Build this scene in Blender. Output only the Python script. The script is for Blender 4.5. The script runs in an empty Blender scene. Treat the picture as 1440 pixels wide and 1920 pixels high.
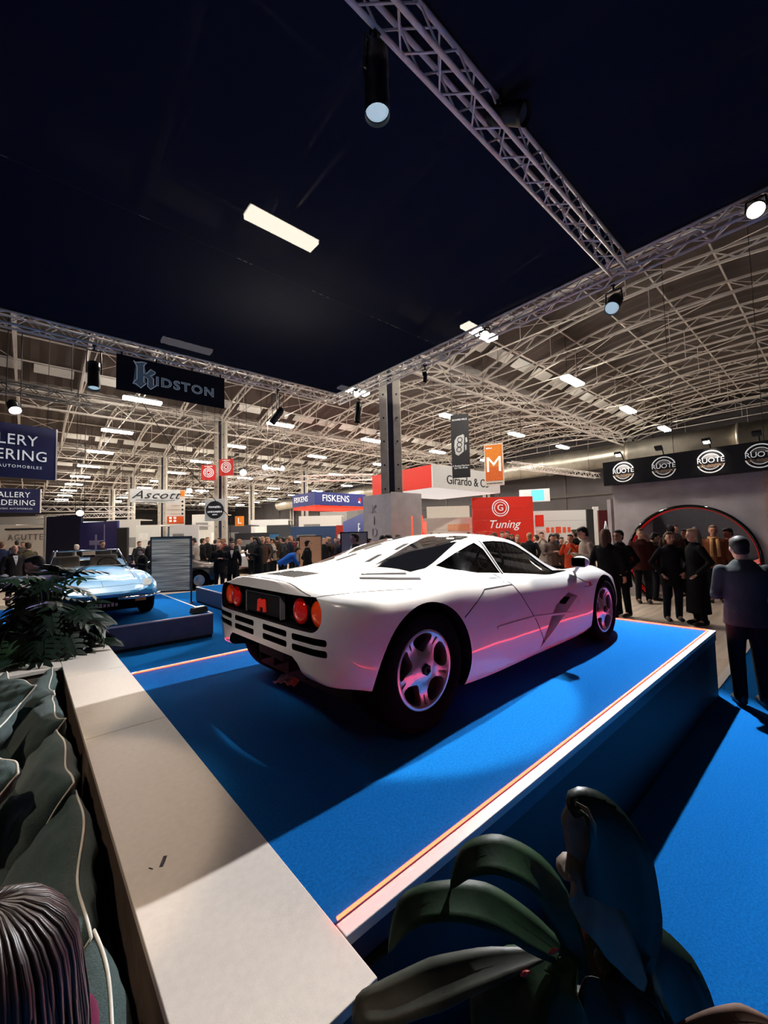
import bpy, bmesh, math, random
import numpy as np
from mathutils import Vector, Matrix, Euler
from mathutils.bvhtree import BVHTree
random.seed(7); RNG = np.random.default_rng(11)
PI = math.pi
scene = bpy.context.scene
COL = scene.collection

# ------------------------------------------------------------------ camera
CAM_F, CAM_YAW, CAM_PITCH, CAM_ROLL, CAM_H = 761.82, math.radians(48.578), math.radians(3.171), math.radians(-1.400), 1.837
_fw = Vector((math.cos(CAM_YAW) * math.cos(CAM_PITCH), math.sin(CAM_YAW) * math.cos(CAM_PITCH), math.sin(CAM_PITCH)))
_r = _fw.cross(Vector((0, 0, 1))).normalized(); _u = _r.cross(_fw)
CR = math.cos(CAM_ROLL) * _r + math.sin(CAM_ROLL) * _u
CU = -math.sin(CAM_ROLL) * _r + math.cos(CAM_ROLL) * _u
cam_data = bpy.data.cameras.new('camera'); cam = bpy.data.objects.new('camera', cam_data); COL.objects.link(cam)
cam_data.sensor_fit = 'HORIZONTAL'; cam_data.sensor_width = 36.0; cam_data.lens = CAM_F / 1440 * 36.0
cam_data.clip_start = 0.05; cam_data.clip_end = 400
cam.matrix_world = Matrix(((CR.x, CU.x, -_fw.x, 0), (CR.y, CU.y, -_fw.y, 0), (CR.z, CU.z, -_fw.z, CAM_H), (0, 0, 0, 1)))
scene.camera = cam

# ------------------------------------------------------------------ world and exposure
world = bpy.data.worlds.new('hall_air'); scene.world = world; world.use_nodes = True
world.node_tree.nodes['Background'].inputs[0].default_value = (0.55, 0.62, 0.8, 1)
world.node_tree.nodes['Background'].inputs[1].default_value = 0.035
vs = scene.view_settings
vs.view_transform = 'Standard'; vs.look = 'None'; vs.gamma = 1.0; vs.use_curve_mapping = False
vs.exposure = 0.0
scene.cycles.use_denoising = True
scene.cycles.max_bounces = 6; scene.cycles.diffuse_bounces = 2; scene.cycles.glossy_bounces = 3
scene.cycles.transmission_bounces = 4; scene.cycles.transparent_max_bounces = 5
scene.cycles.caustics_reflective = False; scene.cycles.caustics_refractive = False
scene.cycles.sample_clamp_indirect = 4.0
scene.cycles.use_adaptive_sampling = True; scene.cycles.adaptive_threshold = 0.13

# strengths of the lamps that the stand and the hall have (used by the lamp builders further down)
KEY_W, TOP_W, FILL_W, HALL_E, LED_E = 4100.0, 1700.0, 200.0, 155.0, 34.0

# ------------------------------------------------------------------ pixels of the photograph -> places
def ray(x, y):
    return CR * ((x - 720) / CAM_F) + CU * ((960 - y) / CAM_F) + _fw
CAMP = Vector((0, 0, CAM_H))
def atz(x, y, z):
    d = ray(x, y); return CAMP + d * ((z - CAM_H) / d.z)
def atd(x, y, dist):
    return CAMP + ray(x, y) * dist
def atx(x, y, X):
    d = ray(x, y); return CAMP + d * (X / d.x)
def aty(x, y, Y):
    d = ray(x, y); return CAMP + d * (Y / d.y)

# ------------------------------------------------------------------ materials
def lin(c):
    return tuple(((v / 255) / 12.92 if v / 255 <= 0.04045 else ((v / 255 + 0.055) / 1.055) ** 2.4) for v in c[:3])
MATS = {}
def mat(name, col=(128, 128, 128), rough=0.5, metal=0.0, var=0.12, scale=14.0, bump=0.0, bscale=None, coat=0.0, coat_rough=0.05,
        emis=None, estr=0.0, trans=0.0, alpha=1.0, spec=0.5, sheen=0.0, ior=1.45, stretch=None, detail=4.0):
    if name in MATS: return MATS[name]
    m = bpy.data.materials.new(name); MATS[name] = m; m.use_nodes = True
    nt = m.node_tree; b = nt.nodes['Principled BSDF']
    L = lin(col)
    b.inputs['Roughness'].default_value = rough; b.inputs['Metallic'].default_value = metal
    b.inputs['Coat Weight'].default_value = coat; b.inputs['Coat Roughness'].default_value = coat_rough
    b.inputs['Transmission Weight'].default_value = trans; b.inputs['Alpha'].default_value = alpha
    b.inputs['Specular IOR Level'].default_value = spec; b.inputs['Sheen Weight'].default_value = sheen; b.inputs['IOR'].default_value = ior
    tc = nt.nodes.new('ShaderNodeTexCoord'); src = tc.outputs['Object']
    if stretch:
        mp = nt.nodes.new('ShaderNodeMapping'); mp.inputs['Scale'].default_value = stretch
        nt.links.new(src, mp.inputs['Vector']); src = mp.outputs['Vector']
    nz = nt.nodes.new('ShaderNodeTexNoise'); nz.inputs['Scale'].default_value = scale; nz.inputs['Detail'].default_value = detail
    nt.links.new(src, nz.inputs['Vector'])
    rp = nt.nodes.new('ShaderNodeValToRGB'); rp.color_ramp.elements[0].position = 0.3; rp.color_ramp.elements[1].position = 0.7
    rp.color_ramp.elements[0].color = tuple(v * (1 - var) for v in L) + (1,)
    rp.color_ramp.elements[1].color = tuple(min(1, v * (1 + var)) for v in L) + (1,)
    nt.links.new(nz.outputs['Fac'], rp.inputs['Fac']); nt.links.new(rp.outputs['Color'], b.inputs['Base Color'])
    if bump:
        n2 = nz
        if bscale:
            n2 = nt.nodes.new('ShaderNodeTexNoise'); n2.inputs['Scale'].default_value = bscale; n2.inputs['Detail'].default_value = 3
            nt.links.new(src, n2.inputs['Vector'])
        bp = nt.nodes.new('ShaderNodeBump'); bp.inputs['Strength'].default_value = bump; bp.inputs['Distance'].default_value = 0.01
        nt.links.new(n2.outputs['Fac'], bp.inputs['Height']); nt.links.new(bp.outputs['Normal'], b.inputs['Normal'])
    if emis:
        b.inputs['Emission Color'].default_value = lin(emis) + (1,); b.inputs['Emission Strength'].default_value = estr
    return m
def glow(name, col, strength):
    """a surface that gives off light"""
    if name in MATS: return MATS[name]
    m = mat(name, (230, 230, 230), rough=0.4, var=0.02, emis=col, estr=strength); return m

# ------------------------------------------------------------------ objects
def tag(o, label=None, cat=None, group=None, kind=None):
    if label: o['label'] = label
    if cat: o['category'] = cat
    if group: o['group'] = group
    if kind: o['kind'] = kind
    return o
def empty(name, loc=(0, 0, 0), rz=0.0, label=None, cat=None, group=None, parent=None):
    o = bpy.data.objects.new(name, None); COL.objects.link(o); o.location = loc; o.rotation_euler = (0, 0, rz)
    o.empty_display_size = 0.1
    if parent: o.parent = parent
    return tag(o, label, cat, group)
def link(name, me, m=None, parent=None):
    o = bpy.data.objects.new(name, me); COL.objects.link(o)
    if m is not None and len(me.materials) == 0: me.materials.append(m)
    if parent is not None: o.parent = parent
    return o
def inst(src, parent=None, loc=None, rot=None, scale=None):
    o = src.copy(); COL.objects.link(o); o.parent = parent
    if loc is not None: o.location = loc
    if rot is not None: o.rotation_euler = rot
    if scale is not None: o.scale = scale
    return o
def copy_tree(o, parent=None):
    c = o.copy(); COL.objects.link(c); c.parent = parent
    for ch in o.children: copy_tree(ch, c)
    return c
def basis(d):
    d = Vector(d).normalized(); a = Vector((0, 0, 1)) if abs(d.z) < 0.9 else Vector((1, 0, 0))
    x = d.cross(a).normalized(); y = d.cross(x).normalized(); return x, y, d
class MB:
    def __init__(s): s.v = []; s.f = []; s.sm = []
    def add(s, vs_, fs, smooth=False):
        n = len(s.v); s.v += [tuple(p) for p in vs_]; s.f += [tuple(i + n for i in f) for f in fs]; s.sm += [smooth] * len(fs); return s
    def box(s, c, size, rot=None, taper=None):
        hx, hy, hz = size[0] / 2, size[1] / 2, size[2] / 2; t = taper or 1.0
        P = [Vector((x * (t if z > 0 else 1), y * (t if z > 0 else 1), z)) for z in (-hz, hz) for y in (-hy, hy) for x in (-hx, hx)]
        if rot is not None:
            R = rot if isinstance(rot, Matrix) else Euler(rot).to_matrix()
            P = [R @ p for p in P]
        C = Vector(c); P = [p + C for p in P]
        return s.add(P, [(0, 2, 3, 1), (4, 5, 7, 6), (0, 1, 5, 4), (1, 3, 7, 5), (3, 2, 6, 7), (2, 0, 4, 6)])
    def bx(s, a, b):
        return s.box([(a[i] + b[i]) / 2 for i in range(3)], [abs(b[i] - a[i]) for i in range(3)])
    def tube(s, p0, p1, r, n=6, r1=None, cap=True, smooth=True):
        return s.path([p0, p1], [r, r if r1 is None else r1], n, cap, smooth)
    def path(s, pts, r, n=8, cap=True, smooth=True, closed=False, flat=None):
        pts = [Vector(p) for p in pts]; m = len(pts)
        rs = r if isinstance(r, (list, tuple)) else [r] * m
        V = []; up = None
        for i, p in enumerate(pts):
            if closed: d = pts[(i + 1) % m] - pts[i - 1]
            else: d = pts[min(i + 1, m - 1)] - pts[max(i - 1, 0)]
            if d.length < 1e-9: d = Vector((0, 0, 1))
            d.normalize()
            if up is None: x, y, _ = basis(d)
            else:
                x = (up - d * up.dot(d))
                if x.length < 1e-6: x = basis(d)[0]
                x.normalize(); y = d.cross(x)
            up = x
            for k in range(n):
                a = 2 * PI * (k + 0.5) / n
                V.append(p + (x * math.cos(a) + y * math.sin(a) * (flat or 1.0)) * rs[i])
        F = []
        for i in range(m if closed else m - 1):
            j = (i + 1) % m
            for k in range(n):
                F.append((i * n + k, i * n + (k + 1) % n, j * n + (k + 1) % n, j * n + k))
        s.add(V, F, smooth)
        if cap and not closed:
            b = len(s.v) - len(V)
            s.f.append(tuple(b + k for k in range(n))[::-1]); s.sm.append(False)
            s.f.append(tuple(b + (m - 1) * n + k for k in range(n))); s.sm.append(False)
        return s
    def lathe(s, prof, n=24, axis='z', c=(0, 0, 0), smooth=True, cap=True):
        V = []
        for (r, h) in prof:
            for k in range(n):
                a = 2 * PI * k / n
                p = (r * math.cos(a), r * math.sin(a), h)
                if axis == 'x': p = (h, p[0], p[1])
                if axis == 'y': p = (p[1], h, p[0])
                V.append((p[0] + c[0], p[1] + c[1], p[2] + c[2]))
        F = []
        for i in range(len(prof) - 1):
            for k in range(n):
                F.append((i * n + k, i * n + (k + 1) % n, (i + 1) * n + (k + 1) % n, (i + 1) * n + k))
        s.add(V, F, smooth)
        if cap:
            b = len(s.v) - len(V)
            s.f.append(tuple(b + k for k in range(n))[::-1]); s.sm.append(False)
            s.f.append(tuple(b + (len(prof) - 1) * n + k for k in range(n))); s.sm.append(False)
        return s
    def prism(s, poly, h0, h1, plane='xy'):
        n = len(poly)
        def P(a, b, h): return {'xy': (a, b, h), 'xz': (a, h, b), 'yz': (h, a, b)}[plane]
        V = [P(a, b, h0) for a, b in poly] + [P(a, b, h1) for a, b in poly]
        F = [tuple(range(n))[::-1], tuple(range(n, 2 * n))] + [(i, (i + 1) % n, n + (i + 1) % n, n + i) for i in range(n)]
        return s.add(V, F)
    def ball(s, c, r, n=12, m=8, sc=(1, 1, 1), smooth=True):
        V = []; 
        for i in range(m + 1):
            t = PI * i / m
            for k in range(n):
                a = 2 * PI * k / n
                V.append((c[0] + r * sc[0] * math.sin(t) * math.cos(a), c[1] + r * sc[1] * math.sin(t) * math.sin(a), c[2] + r * sc[2] * math.cos(t)))
        F = [(i * n + k, (i + 1) * n + k, (i + 1) * n + (k + 1) % n, i * n + (k + 1) % n) for i in range(m) for k in range(n)]
        return s.add(V, F, smooth)
    def mesh(s, name='mesh', recalc=True, merge=0.0):
        me = bpy.data.meshes.new(name); me.from_pydata(s.v, [], s.f)
        me.polygons.foreach_set('use_smooth', s.sm)
        if recalc or merge:
            bm = bmesh.new(); bm.from_mesh(me)
            if merge: bmesh.ops.remove_doubles(bm, verts=bm.verts, dist=merge)
            bmesh.ops.recalc_face_normals(bm, faces=bm.faces); bm.to_mesh(me); bm.free()
        me.update(); return me
    def build(s, name, m, parent=None, recalc=True, bevel=0.0, merge=0.0):
        me = s.mesh(name, recalc, merge); o = link(name, me, m, parent)
        if bevel:
            md = o.modifiers.new('edge', 'BEVEL'); md.width = bevel; md.segments = 2; md.limit_method = 'ANGLE'
        return o
def text(name, body, size, m, parent, loc, rot, extrude=0.004, align='CENTER', shear=0.0, spacing=1.0, bold=0.0, line=1.0, sx=1.0, off=0.0):
    cu = bpy.data.curves.new(name, 'FONT'); cu.body = body; cu.size = size; cu.extrude = extrude; cu.align_x = align; cu.align_y = 'CENTER'
    cu.shear = shear; cu.space_character = spacing; cu.offset = off; cu.resolution_u = 3; cu.space_line = line
    cu.materials.append(m); t = bpy.data.objects.new(name, cu)
    me = evaluated(t); bpy.data.objects.remove(t); bpy.data.curves.remove(cu)
    if len(me.materials) == 0: me.materials.append(m)
    o = bpy.data.objects.new(name, me); COL.objects.link(o); o.parent = parent; o.location = loc; o.rotation_euler = rot
    o.scale = (sx, 1, 1); return o
FACE_NX = (PI / 2, 0, -PI / 2)   # lettering on a face that looks towards -x
FACE_NY = (PI / 2, 0, 0)         # lettering on a face that looks towards -y
def aim(o, target):
    d = Vector(target) - o.location; o.rotation_euler = d.to_track_quat('-Z', 'Y').to_euler()
def spot(name, loc, target, energy, angle, blend=0.15, col=(255, 244, 230), size=0.06, parent=None):
    l = bpy.data.lights.new(name, 'SPOT'); l.energy = energy; l.spot_size = math.radians(angle); l.spot_blend = blend
    l.color = lin(col); l.shadow_soft_size = size
    o = bpy.data.objects.new(name, l); COL.objects.link(o); o.location = loc; aim(o, target)
    if parent is not None:
        o.parent = parent; o.matrix_parent_inverse = parent.matrix_world.inverted()
    return o
WORK = bpy.data.scenes.new('work')          # a scratch scene in which modifiers are evaluated quickly; removed at the end
def evaluated(o, extra=()):
    """mesh of the object with its modifiers, in its own space"""
    t = bpy.data.objects.new('scratch', o.data); WORK.collection.objects.link(t)
    for e in extra: WORK.collection.objects.link(e)
    for md in o.modifiers:
        n = t.modifiers.new(md.name, md.type)
        for p in md.bl_rna.properties:
            if not p.is_readonly and p.identifier not in ('name', 'type'):
                try: setattr(n, p.identifier, getattr(md, p.identifier))
                except Exception: pass
    vl = WORK.view_layers[0]; vl.update(); dg = vl.depsgraph
    me = bpy.data.meshes.new_from_object(t.evaluated_get(dg))
    bpy.data.objects.remove(t); return me
def apply_mods(o, extra=()):
    me = evaluated(o, extra); old = o.data; o.modifiers.clear(); o.data = me
    if old.users == 0: bpy.data.meshes.remove(old)
    return o
def remesh(mb, voxel, smooth=2, m=None):
    """close a bunch of overlapping volumes into one continuous surface"""
    me = mb.mesh('tmp') if isinstance(mb, MB) else mb
    o = bpy.data.objects.new('tmp', me)
    md = o.modifiers.new('r', 'REMESH'); md.mode = 'VOXEL'; md.voxel_size = voxel; md.use_smooth_shade = True
    if smooth:
        ms = o.modifiers.new('s', 'SMOOTH'); ms.factor = 0.5; ms.iterations = smooth
    out = evaluated(o)
    bpy.data.objects.remove(o); bpy.data.meshes.remove(me)
    out.materials.clear()
    if m is not None: out.materials.append(m)
    for p in out.polygons: p.material_index = 0
    return out
# ================================================================== hall shell
M_FLOORWOOD = mat('aisle_wood', (214, 196, 178), rough=0.55, var=0.22, scale=2.2, stretch=(0.35, 4, 1), bump=0.05)
M_HALLWALL = mat('hall_wall', (74, 70, 72), rough=0.8, var=0.15, scale=0.6)
M_DECK = mat('roof_deck', (66, 55, 50), rough=0.7, var=0.12, scale=1.0)
M_STEEL = mat('roof_steel', (222, 213, 204), rough=0.45, metal=0.0, var=0.1, scale=3)
M_DARKSTEEL = mat('dark_steel', (70, 64, 62), rough=0.5, var=0.1)
M_CONC = mat('concrete', (186, 178, 166), rough=0.85, var=0.14, scale=5, bump=0.12, bscale=60)
M_CARPET = mat('blue_carpet', (19, 106, 184), rough=0.95, var=0.16, scale=90, bump=0.6, bscale=700, spec=0.02)
M_WHITETRIM = mat('white_trim', (232, 226, 222), rough=0.35, var=0.03)
M_BLACK = mat('matt_black', (9, 10, 13), rough=0.6, var=0.2)
M_NAVY = mat('navy_fabric', (22, 26, 60), rough=0.75, var=0.12, scale=30)
M_WHITE = mat('white_board', (232, 232, 232), rough=0.5, var=0.03)

def plane_obj(name, x0, x1, y0, y1, z, m, thick=0.1):
    return tag(MB().bx((x0, y0, z - thick), (x1, y1, z)).build(name, m), kind='structure')
plane_obj('floor', -14, 60, -9, 100, 0.0, M_FLOORWOOD, 0.2)
# blue stand carpet lies on the hall floor as a thin layer with a pale edging strip
cp = tag(MB().bx((-6, -7, 0.0), (26, 1.06, 0.012)).build('floor_carpet', M_CARPET), kind='structure')
cp2 = tag(MB().bx((-6, 1.06, 0.0), (5.7, 15.2, 0.012)).build('floor_carpet', M_CARPET), kind='structure')
tag(MB().bx((5.66, 1.045, 0.0), (26, 1.12, 0.02)).build('trim_1', M_WHITETRIM), kind='structure')
tag(MB().bx((5.66, 1.12, 0.0), (5.74, 15.2, 0.02)).build('trim_2', M_WHITETRIM), kind='structure')
# far walls
wr = tag(MB().bx((34.7, -9, 0), (35.0, 100, 12)).build('wall_right', M_HALLWALL), kind='structure')
wf = tag(MB().bx((-14, 99.7, 0), (35, 100, 12)).build('wall_back', M_HALLWALL), kind='structure')
for k in range(14):
    MB().bx((34.62, -4 + k * 6.55, 0), (34.7, -3.8 + k * 6.55, 11)).build('wall_rib', M_DARKSTEEL, wr)
for z in (4.6, 9.3):
    MB().bx((34.55, -9, z), (34.7, 99, z + 0.25)).build('wall_rail', M_DARKSTEEL, wr)

# roof: arched deck on bow trusses that run along y, joined by purlins along x
SPR = [-15.9, -2.8, 10.3, 23.4, 36.5, 49.6, 62.7, 75.8, 88.9, 102.0]
Z_SPR, RISE, DEPTH = 8.35, 1.15, 0.38
def arch(t): return Z_SPR + RISE * (1 - (2 * t - 1) ** 2)
def roof_z(y):
    i = max(k for k in range(len(SPR) - 1) if SPR[k] <= y); return arch((y - SPR[i]) / 13.1) + 0.64
ceiling = tag(MB().bx((-14, -16, 12.3), (35, 102, 12.4)).build('ceiling', M_DARKSTEEL), kind='structure')
for i in range(len(SPR) - 1):
    y0, y1 = SPR[i], SPR[i + 1]
    mb = MB(); n = 16
    # corrugated sheet: ribs run along y
    xs = np.arange(-14, 35.01, 0.28 if i in (1, 2, 3) else 1.4)
    V = []; F = []
    for a in range(n + 1):
        t = a / n; z = arch(t) + DEPTH + 0.22
        for b, x in enumerate(xs): V.append((x, y0 + (y1 - y0) * t, z + (0.05 if b % 2 else 0)))
    nx = len(xs)
    for a in range(n):
        for b in range(nx - 1): F.append((a * nx + b, a * nx + b + 1, (a + 1) * nx + b + 1, (a + 1) * nx + b))
    mb.add(V, F); mb.build('roof_sheet', M_DECK, ceiling, recalc=False)
    # pale skylight strips beside each springing line
    for b, x in enumerate(np.arange(-13.2, 33, 1.75)):
        if i in (1, 2, 3, 4):
            MB().box((x, y1 - 1.15, arch(1 - 1.15 / 13.1) + DEPTH + 0.13), (1.35, 0.5, 0.04), rot=(-0.45, 0, 0)).build('skylight_panel', mat('skylight', (214, 212, 206), rough=0.5, var=0.08), ceiling)
XT = [8.3 + 2.18 * k for k in range(-9, 13)]
def zig(mb, p, q, r, n=4): mb.tube(p, q, r, n, cap=False, smooth=False)
tm = None
mb = MB()
for i in range(len(SPR) - 1):
    y0, y1 = SPR[i], SPR[i + 1]; n = 12 if i < 5 else 8
    T = [k / n for k in range(n + 1)]
    lo = [Vector((0, y0 + (y1 - y0) * t, arch(t))) for t in T]; hi = [p + Vector((0, 0, DEPTH)) for p in lo]
    for k in range(n):
        zig(mb, lo[k], lo[k + 1], 0.048); zig(mb, hi[k], hi[k + 1], 0.048)
        m_ = (hi[k] + hi[k + 1]) / 2
        zig(mb, lo[k], m_, 0.022); zig(mb, m_, lo[k + 1], 0.022)
    zig(mb, Vector((0, y0, Z_SPR + 0.05)), Vector((0, y1, Z_SPR + 0.05)), 0.026)
    for t in (0.25, 0.5, 0.75):
        zig(mb, Vector((0, y0 + (y1 - y0) * t, Z_SPR + 0.05)), Vector((0, y0 + (y1 - y0) * t, arch(t))), 0.014)
truss_me = mb.mesh('roof_truss'); truss_me.materials.append(M_STEEL)
for x in XT:
    o = link('roof_truss', truss_me, None, ceiling); o.location.x = x
# purlins and girders along x
pm = MB(); zig(pm, (-14, 0, 0), (34.6, 0, 0), 0.035); purlin_me = pm.mesh('purlin'); purlin_me.materials.append(M_STEEL)
for i in range(len(SPR) - 2):
    y0, y1 = SPR[i], SPR[i + 1]
    for t in (0.12, 0.25, 0.375, 0.5, 0.625, 0.75, 0.88):
        o = link('purlin', purlin_me, None, ceiling); o.location = (0, y0 + (y1 - y0) * t, arch(t) + DEPTH + 0.1)
    gm = MB()
    for zz, r in ((Z_SPR - 0.5, 0.06), (Z_SPR + 0.25, 0.06)): zig(gm, (-14, 0, zz), (34.6, 0, zz), r)
    k = -14.0
    while k < 34:
        zig(gm, (k, 0, Z_SPR - 0.5), (k + 0.9, 0, Z_SPR + 0.25), 0.025); zig(gm, (k + 0.9, 0, Z_SPR + 0.25), (k + 1.8, 0, Z_SPR - 0.5), 0.025); k += 1.8
    gm.build('roof_girder', M_STEEL, ceiling).location.y = y1
    if i < 5:
        for j, x in enumerate(XT[:-1]):           # wind bracing between neighbouring trusses
            if (j + i) % 2: continue
            br = MB()
            for t in (0.12, 0.375, 0.625):
                a = Vector((x, y0 + (y1 - y0) * t, arch(t))); b = Vector((x + 2.18, y0 + (y1 - y0) * (t + 0.25), arch(min(1, t + 0.25)) + DEPTH))
                zig(br, a, b, 0.016, 3); zig(br, Vector((x + 2.18, a.y, a.z)), Vector((x, b.y, b.z)), 0.016, 3)
            br.build('bracing', M_STEEL, ceiling)
# columns
def hall_column(x, y, n):
    c = empty('column_%d' % n, (x, y, 0)); c['kind'] = 'structure'
    c.rotation_euler = (0, 0, CAM_YAW - PI / 2); a = 0.21
    for sx in (-1, 1):
        MB().bx((sx * a - 0.125, -0.16, 0), (sx * a + 0.125, 0.16, Z_SPR + 0.2)).build('flange', M_CONC, c, bevel=0.02)
        for z in np.arange(1.0, 8.3, 0.75):
            MB().lathe([(0.03, 0), (0.03, 0.02)], 8, 'y', (sx * a, -0.175, float(z))).build('bolt_hole', M_BLACK, c)
    MB().bx((-0.1, -0.1, 0), (0.1, 0.1, Z_SPR + 0.2)).build('web', mat('column_web', (38, 40, 62), rough=0.7), c)
    return c
n = 0
for y in (10.3, 23.4, 36.5, 49.6, 62.7):
    for x in (8.3, 21.4, 34.25):
        if y < 11 and 20 < x < 22: continue
        n += 1; hall_column(x + (0.35 if y < 11 and x < 9 else 0), y - (0.9 if y < 11 and x < 9 else 0), n)
# hall luminaires on their grid
M_TUBE = glow('hall_lamp_glow', (255, 246, 232), HALL_E)
hl_body = MB().box((0, 0, 0.06), (1.5, 0.36, 0.1), taper=0.7).mesh('lamp_housing'); hl_body.materials.append(mat('lamp_housing_white', (225, 225, 222), rough=0.4))
hl_dif = MB().box((0, 0, -0.03), (1.46, 0.33, 0.09)).mesh('diffuser'); hl_dif.materials.append(M_TUBE)
hl_rod = MB().tube((0, 0, 0.1), (0, 0, 1.1), 0.012, 5).mesh('hanger_rod'); hl_rod.materials.append(M_DARKSTEEL)
ordw = ['first', 'second', 'third', 'fourth', 'fifth', 'sixth', 'seventh', 'eighth', 'ninth', 'tenth', 'eleventh', 'twelfth']
LX = [3.75, 10.35, 16.8, 23.3, 29.7]; LY = [7.1, 13.5, 20.1, 26.7, 33.6, 40.5, 47.3, 54, 60.7, 67.3, 74]
HAZEY = {}
for i, x in enumerate(LX):
    for j, y in enumerate(LY):
        lab = 'tube luminaire under the hall roof, %s in the %s row from the left' % (ordw[j], ordw[i])
        if (i, j) == (0, 0): lab = 'white tube luminaire glowing through the black fabric canopy'
        if (i, j) == (0, 1): lab = 'white tube luminaire above the far edge of the black canopy'
        e = empty('hall_luminaire', (x, y, 8.0), 0, lab, 'lamp', 'tube luminaires under the hall roof')
        link('lamp_housing', hl_body, None, e); link('diffuser', hl_dif, None, e); 
        for hx in (-.5, .5):
            q = link('hanger_rod', hl_rod, None, e); q.location = (hx, 0, 0); q.scale.z = (roof_z(y) - 8.0) / 1.1
# silver air duct along the right hall wall
duct = empty('air_duct', (32.95, 0, 7.3), 0, 'long silver air duct along the far hall wall', 'duct')
dm = MB().lathe([(0.84, 0), (0.84, 5.9), (0.9, 5.9), (0.9, 6.05)], 20, 'y'); dme = dm.mesh('duct_section'); dme.materials.append(mat('galvanised', (196, 190, 176), rough=0.35, metal=0.7, var=0.15, scale=2))
for k in range(12):
    o = link('duct_section', dme, None, duct); o.location.y = -8 + 6.05 * k
# ================================================================== the stand: plinths, ledge, canopy, trusses, spotlights
M_PLSIDE = mat('plinth_side_navy', (11, 12, 30), rough=0.55, var=0.15, scale=3)
M_PLGREY = mat('plinth_side_grey', (96, 92, 104), rough=0.45, var=0.12, scale=6, metal=0.2)
M_LED = bpy.data.materials.new('red_led'); MATS['red_led'] = M_LED; M_LED.use_nodes = True
_b = M_LED.node_tree.nodes['Principled BSDF']; _b.inputs['Base Color'].default_value = (0.8, 0.2, 0.15, 1)
_b.inputs['Emission Color'].default_value = (1.0, 0.018, 0.007, 1); _b.inputs['Emission Strength'].default_value = LED_E
PX0, PX1, PY0, PY1, PZ = 0.70, 5.66, 1.0, 4.135, 0.70
pl = empty('car_plinth', (0, 0, 0), 0, 'raised plinth with blue carpet and red light strips carrying the white car', 'plinth')
MB().bx((PX0, PY0 + 0.012, 0.012), (PX1 - 0.012, PY1 - 0.012, PZ - 0.004)).build('body', M_PLSIDE, pl)
MB().bx((PX0, PY0 + 0.05, PZ - 0.006), (PX1 - 0.05, PY1 - 0.05, PZ)).build('carpet_top', M_CARPET, pl)
def trimbar(parent, a, b): MB().bx(a, b).build('edge_trim', M_WHITETRIM, parent, bevel=0.003)
trimbar(pl, (PX0, PY0, PZ - 0.03), (PX1, PY0 + 0.05, PZ + 0.004))
trimbar(pl, (PX1 - 0.05, PY0 + 0.05, PZ - 0.03), (PX1, PY1 - 0.05, PZ + 0.004))
trimbar(pl, (PX0, PY1 - 0.05, PZ - 0.03), (PX1, PY1, PZ + 0.004))
MB().bx((PX0, PY0 + 0.004, PZ - 0.1), (PX1 - 0.004, PY0 + 0.012, PZ - 0.03)).build('fascia_strip', mat('fascia_metal', (70, 60, 78), rough=0.4, metal=0.3), pl)
for a, b in (((PX0 + 0.01, PY0 + 0.057, PZ + 0.01), (PX1 - 0.06, PY0 + 0.057, PZ + 0.01)), ((PX1 - 0.057, PY0 + 0.06, PZ + 0.01), (PX1 - 0.057, PY1 - 0.06, PZ + 0.01)), ((PX0 + 0.01, PY1 - 0.057, PZ + 0.01), (PX1 - 0.06, PY1 - 0.057, PZ + 0.01))):
    MB().tube(a, b, 0.0052, 8).build('light_strip', M_LED, pl)
# small black coupling box with a silver knob low on the near corner of the plinth
cb = MB().bx((PX0 + 0.02, PY0 - 0.02, PZ - 0.24), (PX0 + 0.16, PY0 + 0.012, PZ - 0.11)).build('junction_box', M_BLACK, pl, bevel=0.006)
MB().ball((PX0 + 0.06, PY0 - 0.03, PZ - 0.16), 0.022, 10, 6).build('connector', mat('brushed_metal', (170, 168, 170), rough=0.3, metal=0.9), cb)

def low_plinth(label, x0, x1, y0, y1, h):
    p = empty('low_plinth', (0, 0, 0), 0, label, 'plinth')
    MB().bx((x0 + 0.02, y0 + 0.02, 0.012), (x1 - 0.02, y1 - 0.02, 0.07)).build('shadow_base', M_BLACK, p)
    MB().bx((x0 + 0.004, y0 + 0.004, 0.07), (x1 - 0.004, y1 - 0.004, h - 0.01)).build('body', M_PLGREY, p)
    MB().bx((x0 + 0.03, y0 + 0.03, h - 0.01), (x1 - 0.03, y1 - 0.03, h)).build('carpet_top', M_CARPET, p)
    trimbar(p, (x0, y0, h - 0.02), (x1, y0 + 0.035, h + 0.006)); trimbar(p, (x0, y1 - 0.035, h - 0.02), (x1, y1, h + 0.006))
    trimbar(p, (x0, y0 + 0.035, h - 0.02), (x0 + 0.035, y1 - 0.035, h + 0.006)); trimbar(p, (x1 - 0.035, y0 + 0.035, h - 0.02), (x1, y1 - 0.035, h + 0.006))
    return p
low_plinth('low plinth with blue carpet and grey sides under the blue convertible', -5.5, 2.66, 7.9, 11.8, 0.45)
low_plinth('low empty plinth with blue carpet behind the white car', 3.74, 5.9, 7.4, 12.6, 0.45)
# black floor lamp box on the corner of the blue car's plinth
fb = empty('floor_uplight', (2.46, 8.1, 0.456), 0, 'small black floor light box on the corner of the low plinth', 'lamp')
MB().box((0, 0, 0.06), (0.3, 0.16, 0.1), rot=(0, 0, 0.35), taper=0.85).build('housing', M_BLACK, fb, bevel=0.01)
MB().box((0, 0, 0.115), (0.2, 0.09, 0.01), rot=(0, 0, 0.35)).build('lens_panel', mat('dark_glass', (30, 32, 38), rough=0.1), fb)

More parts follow.
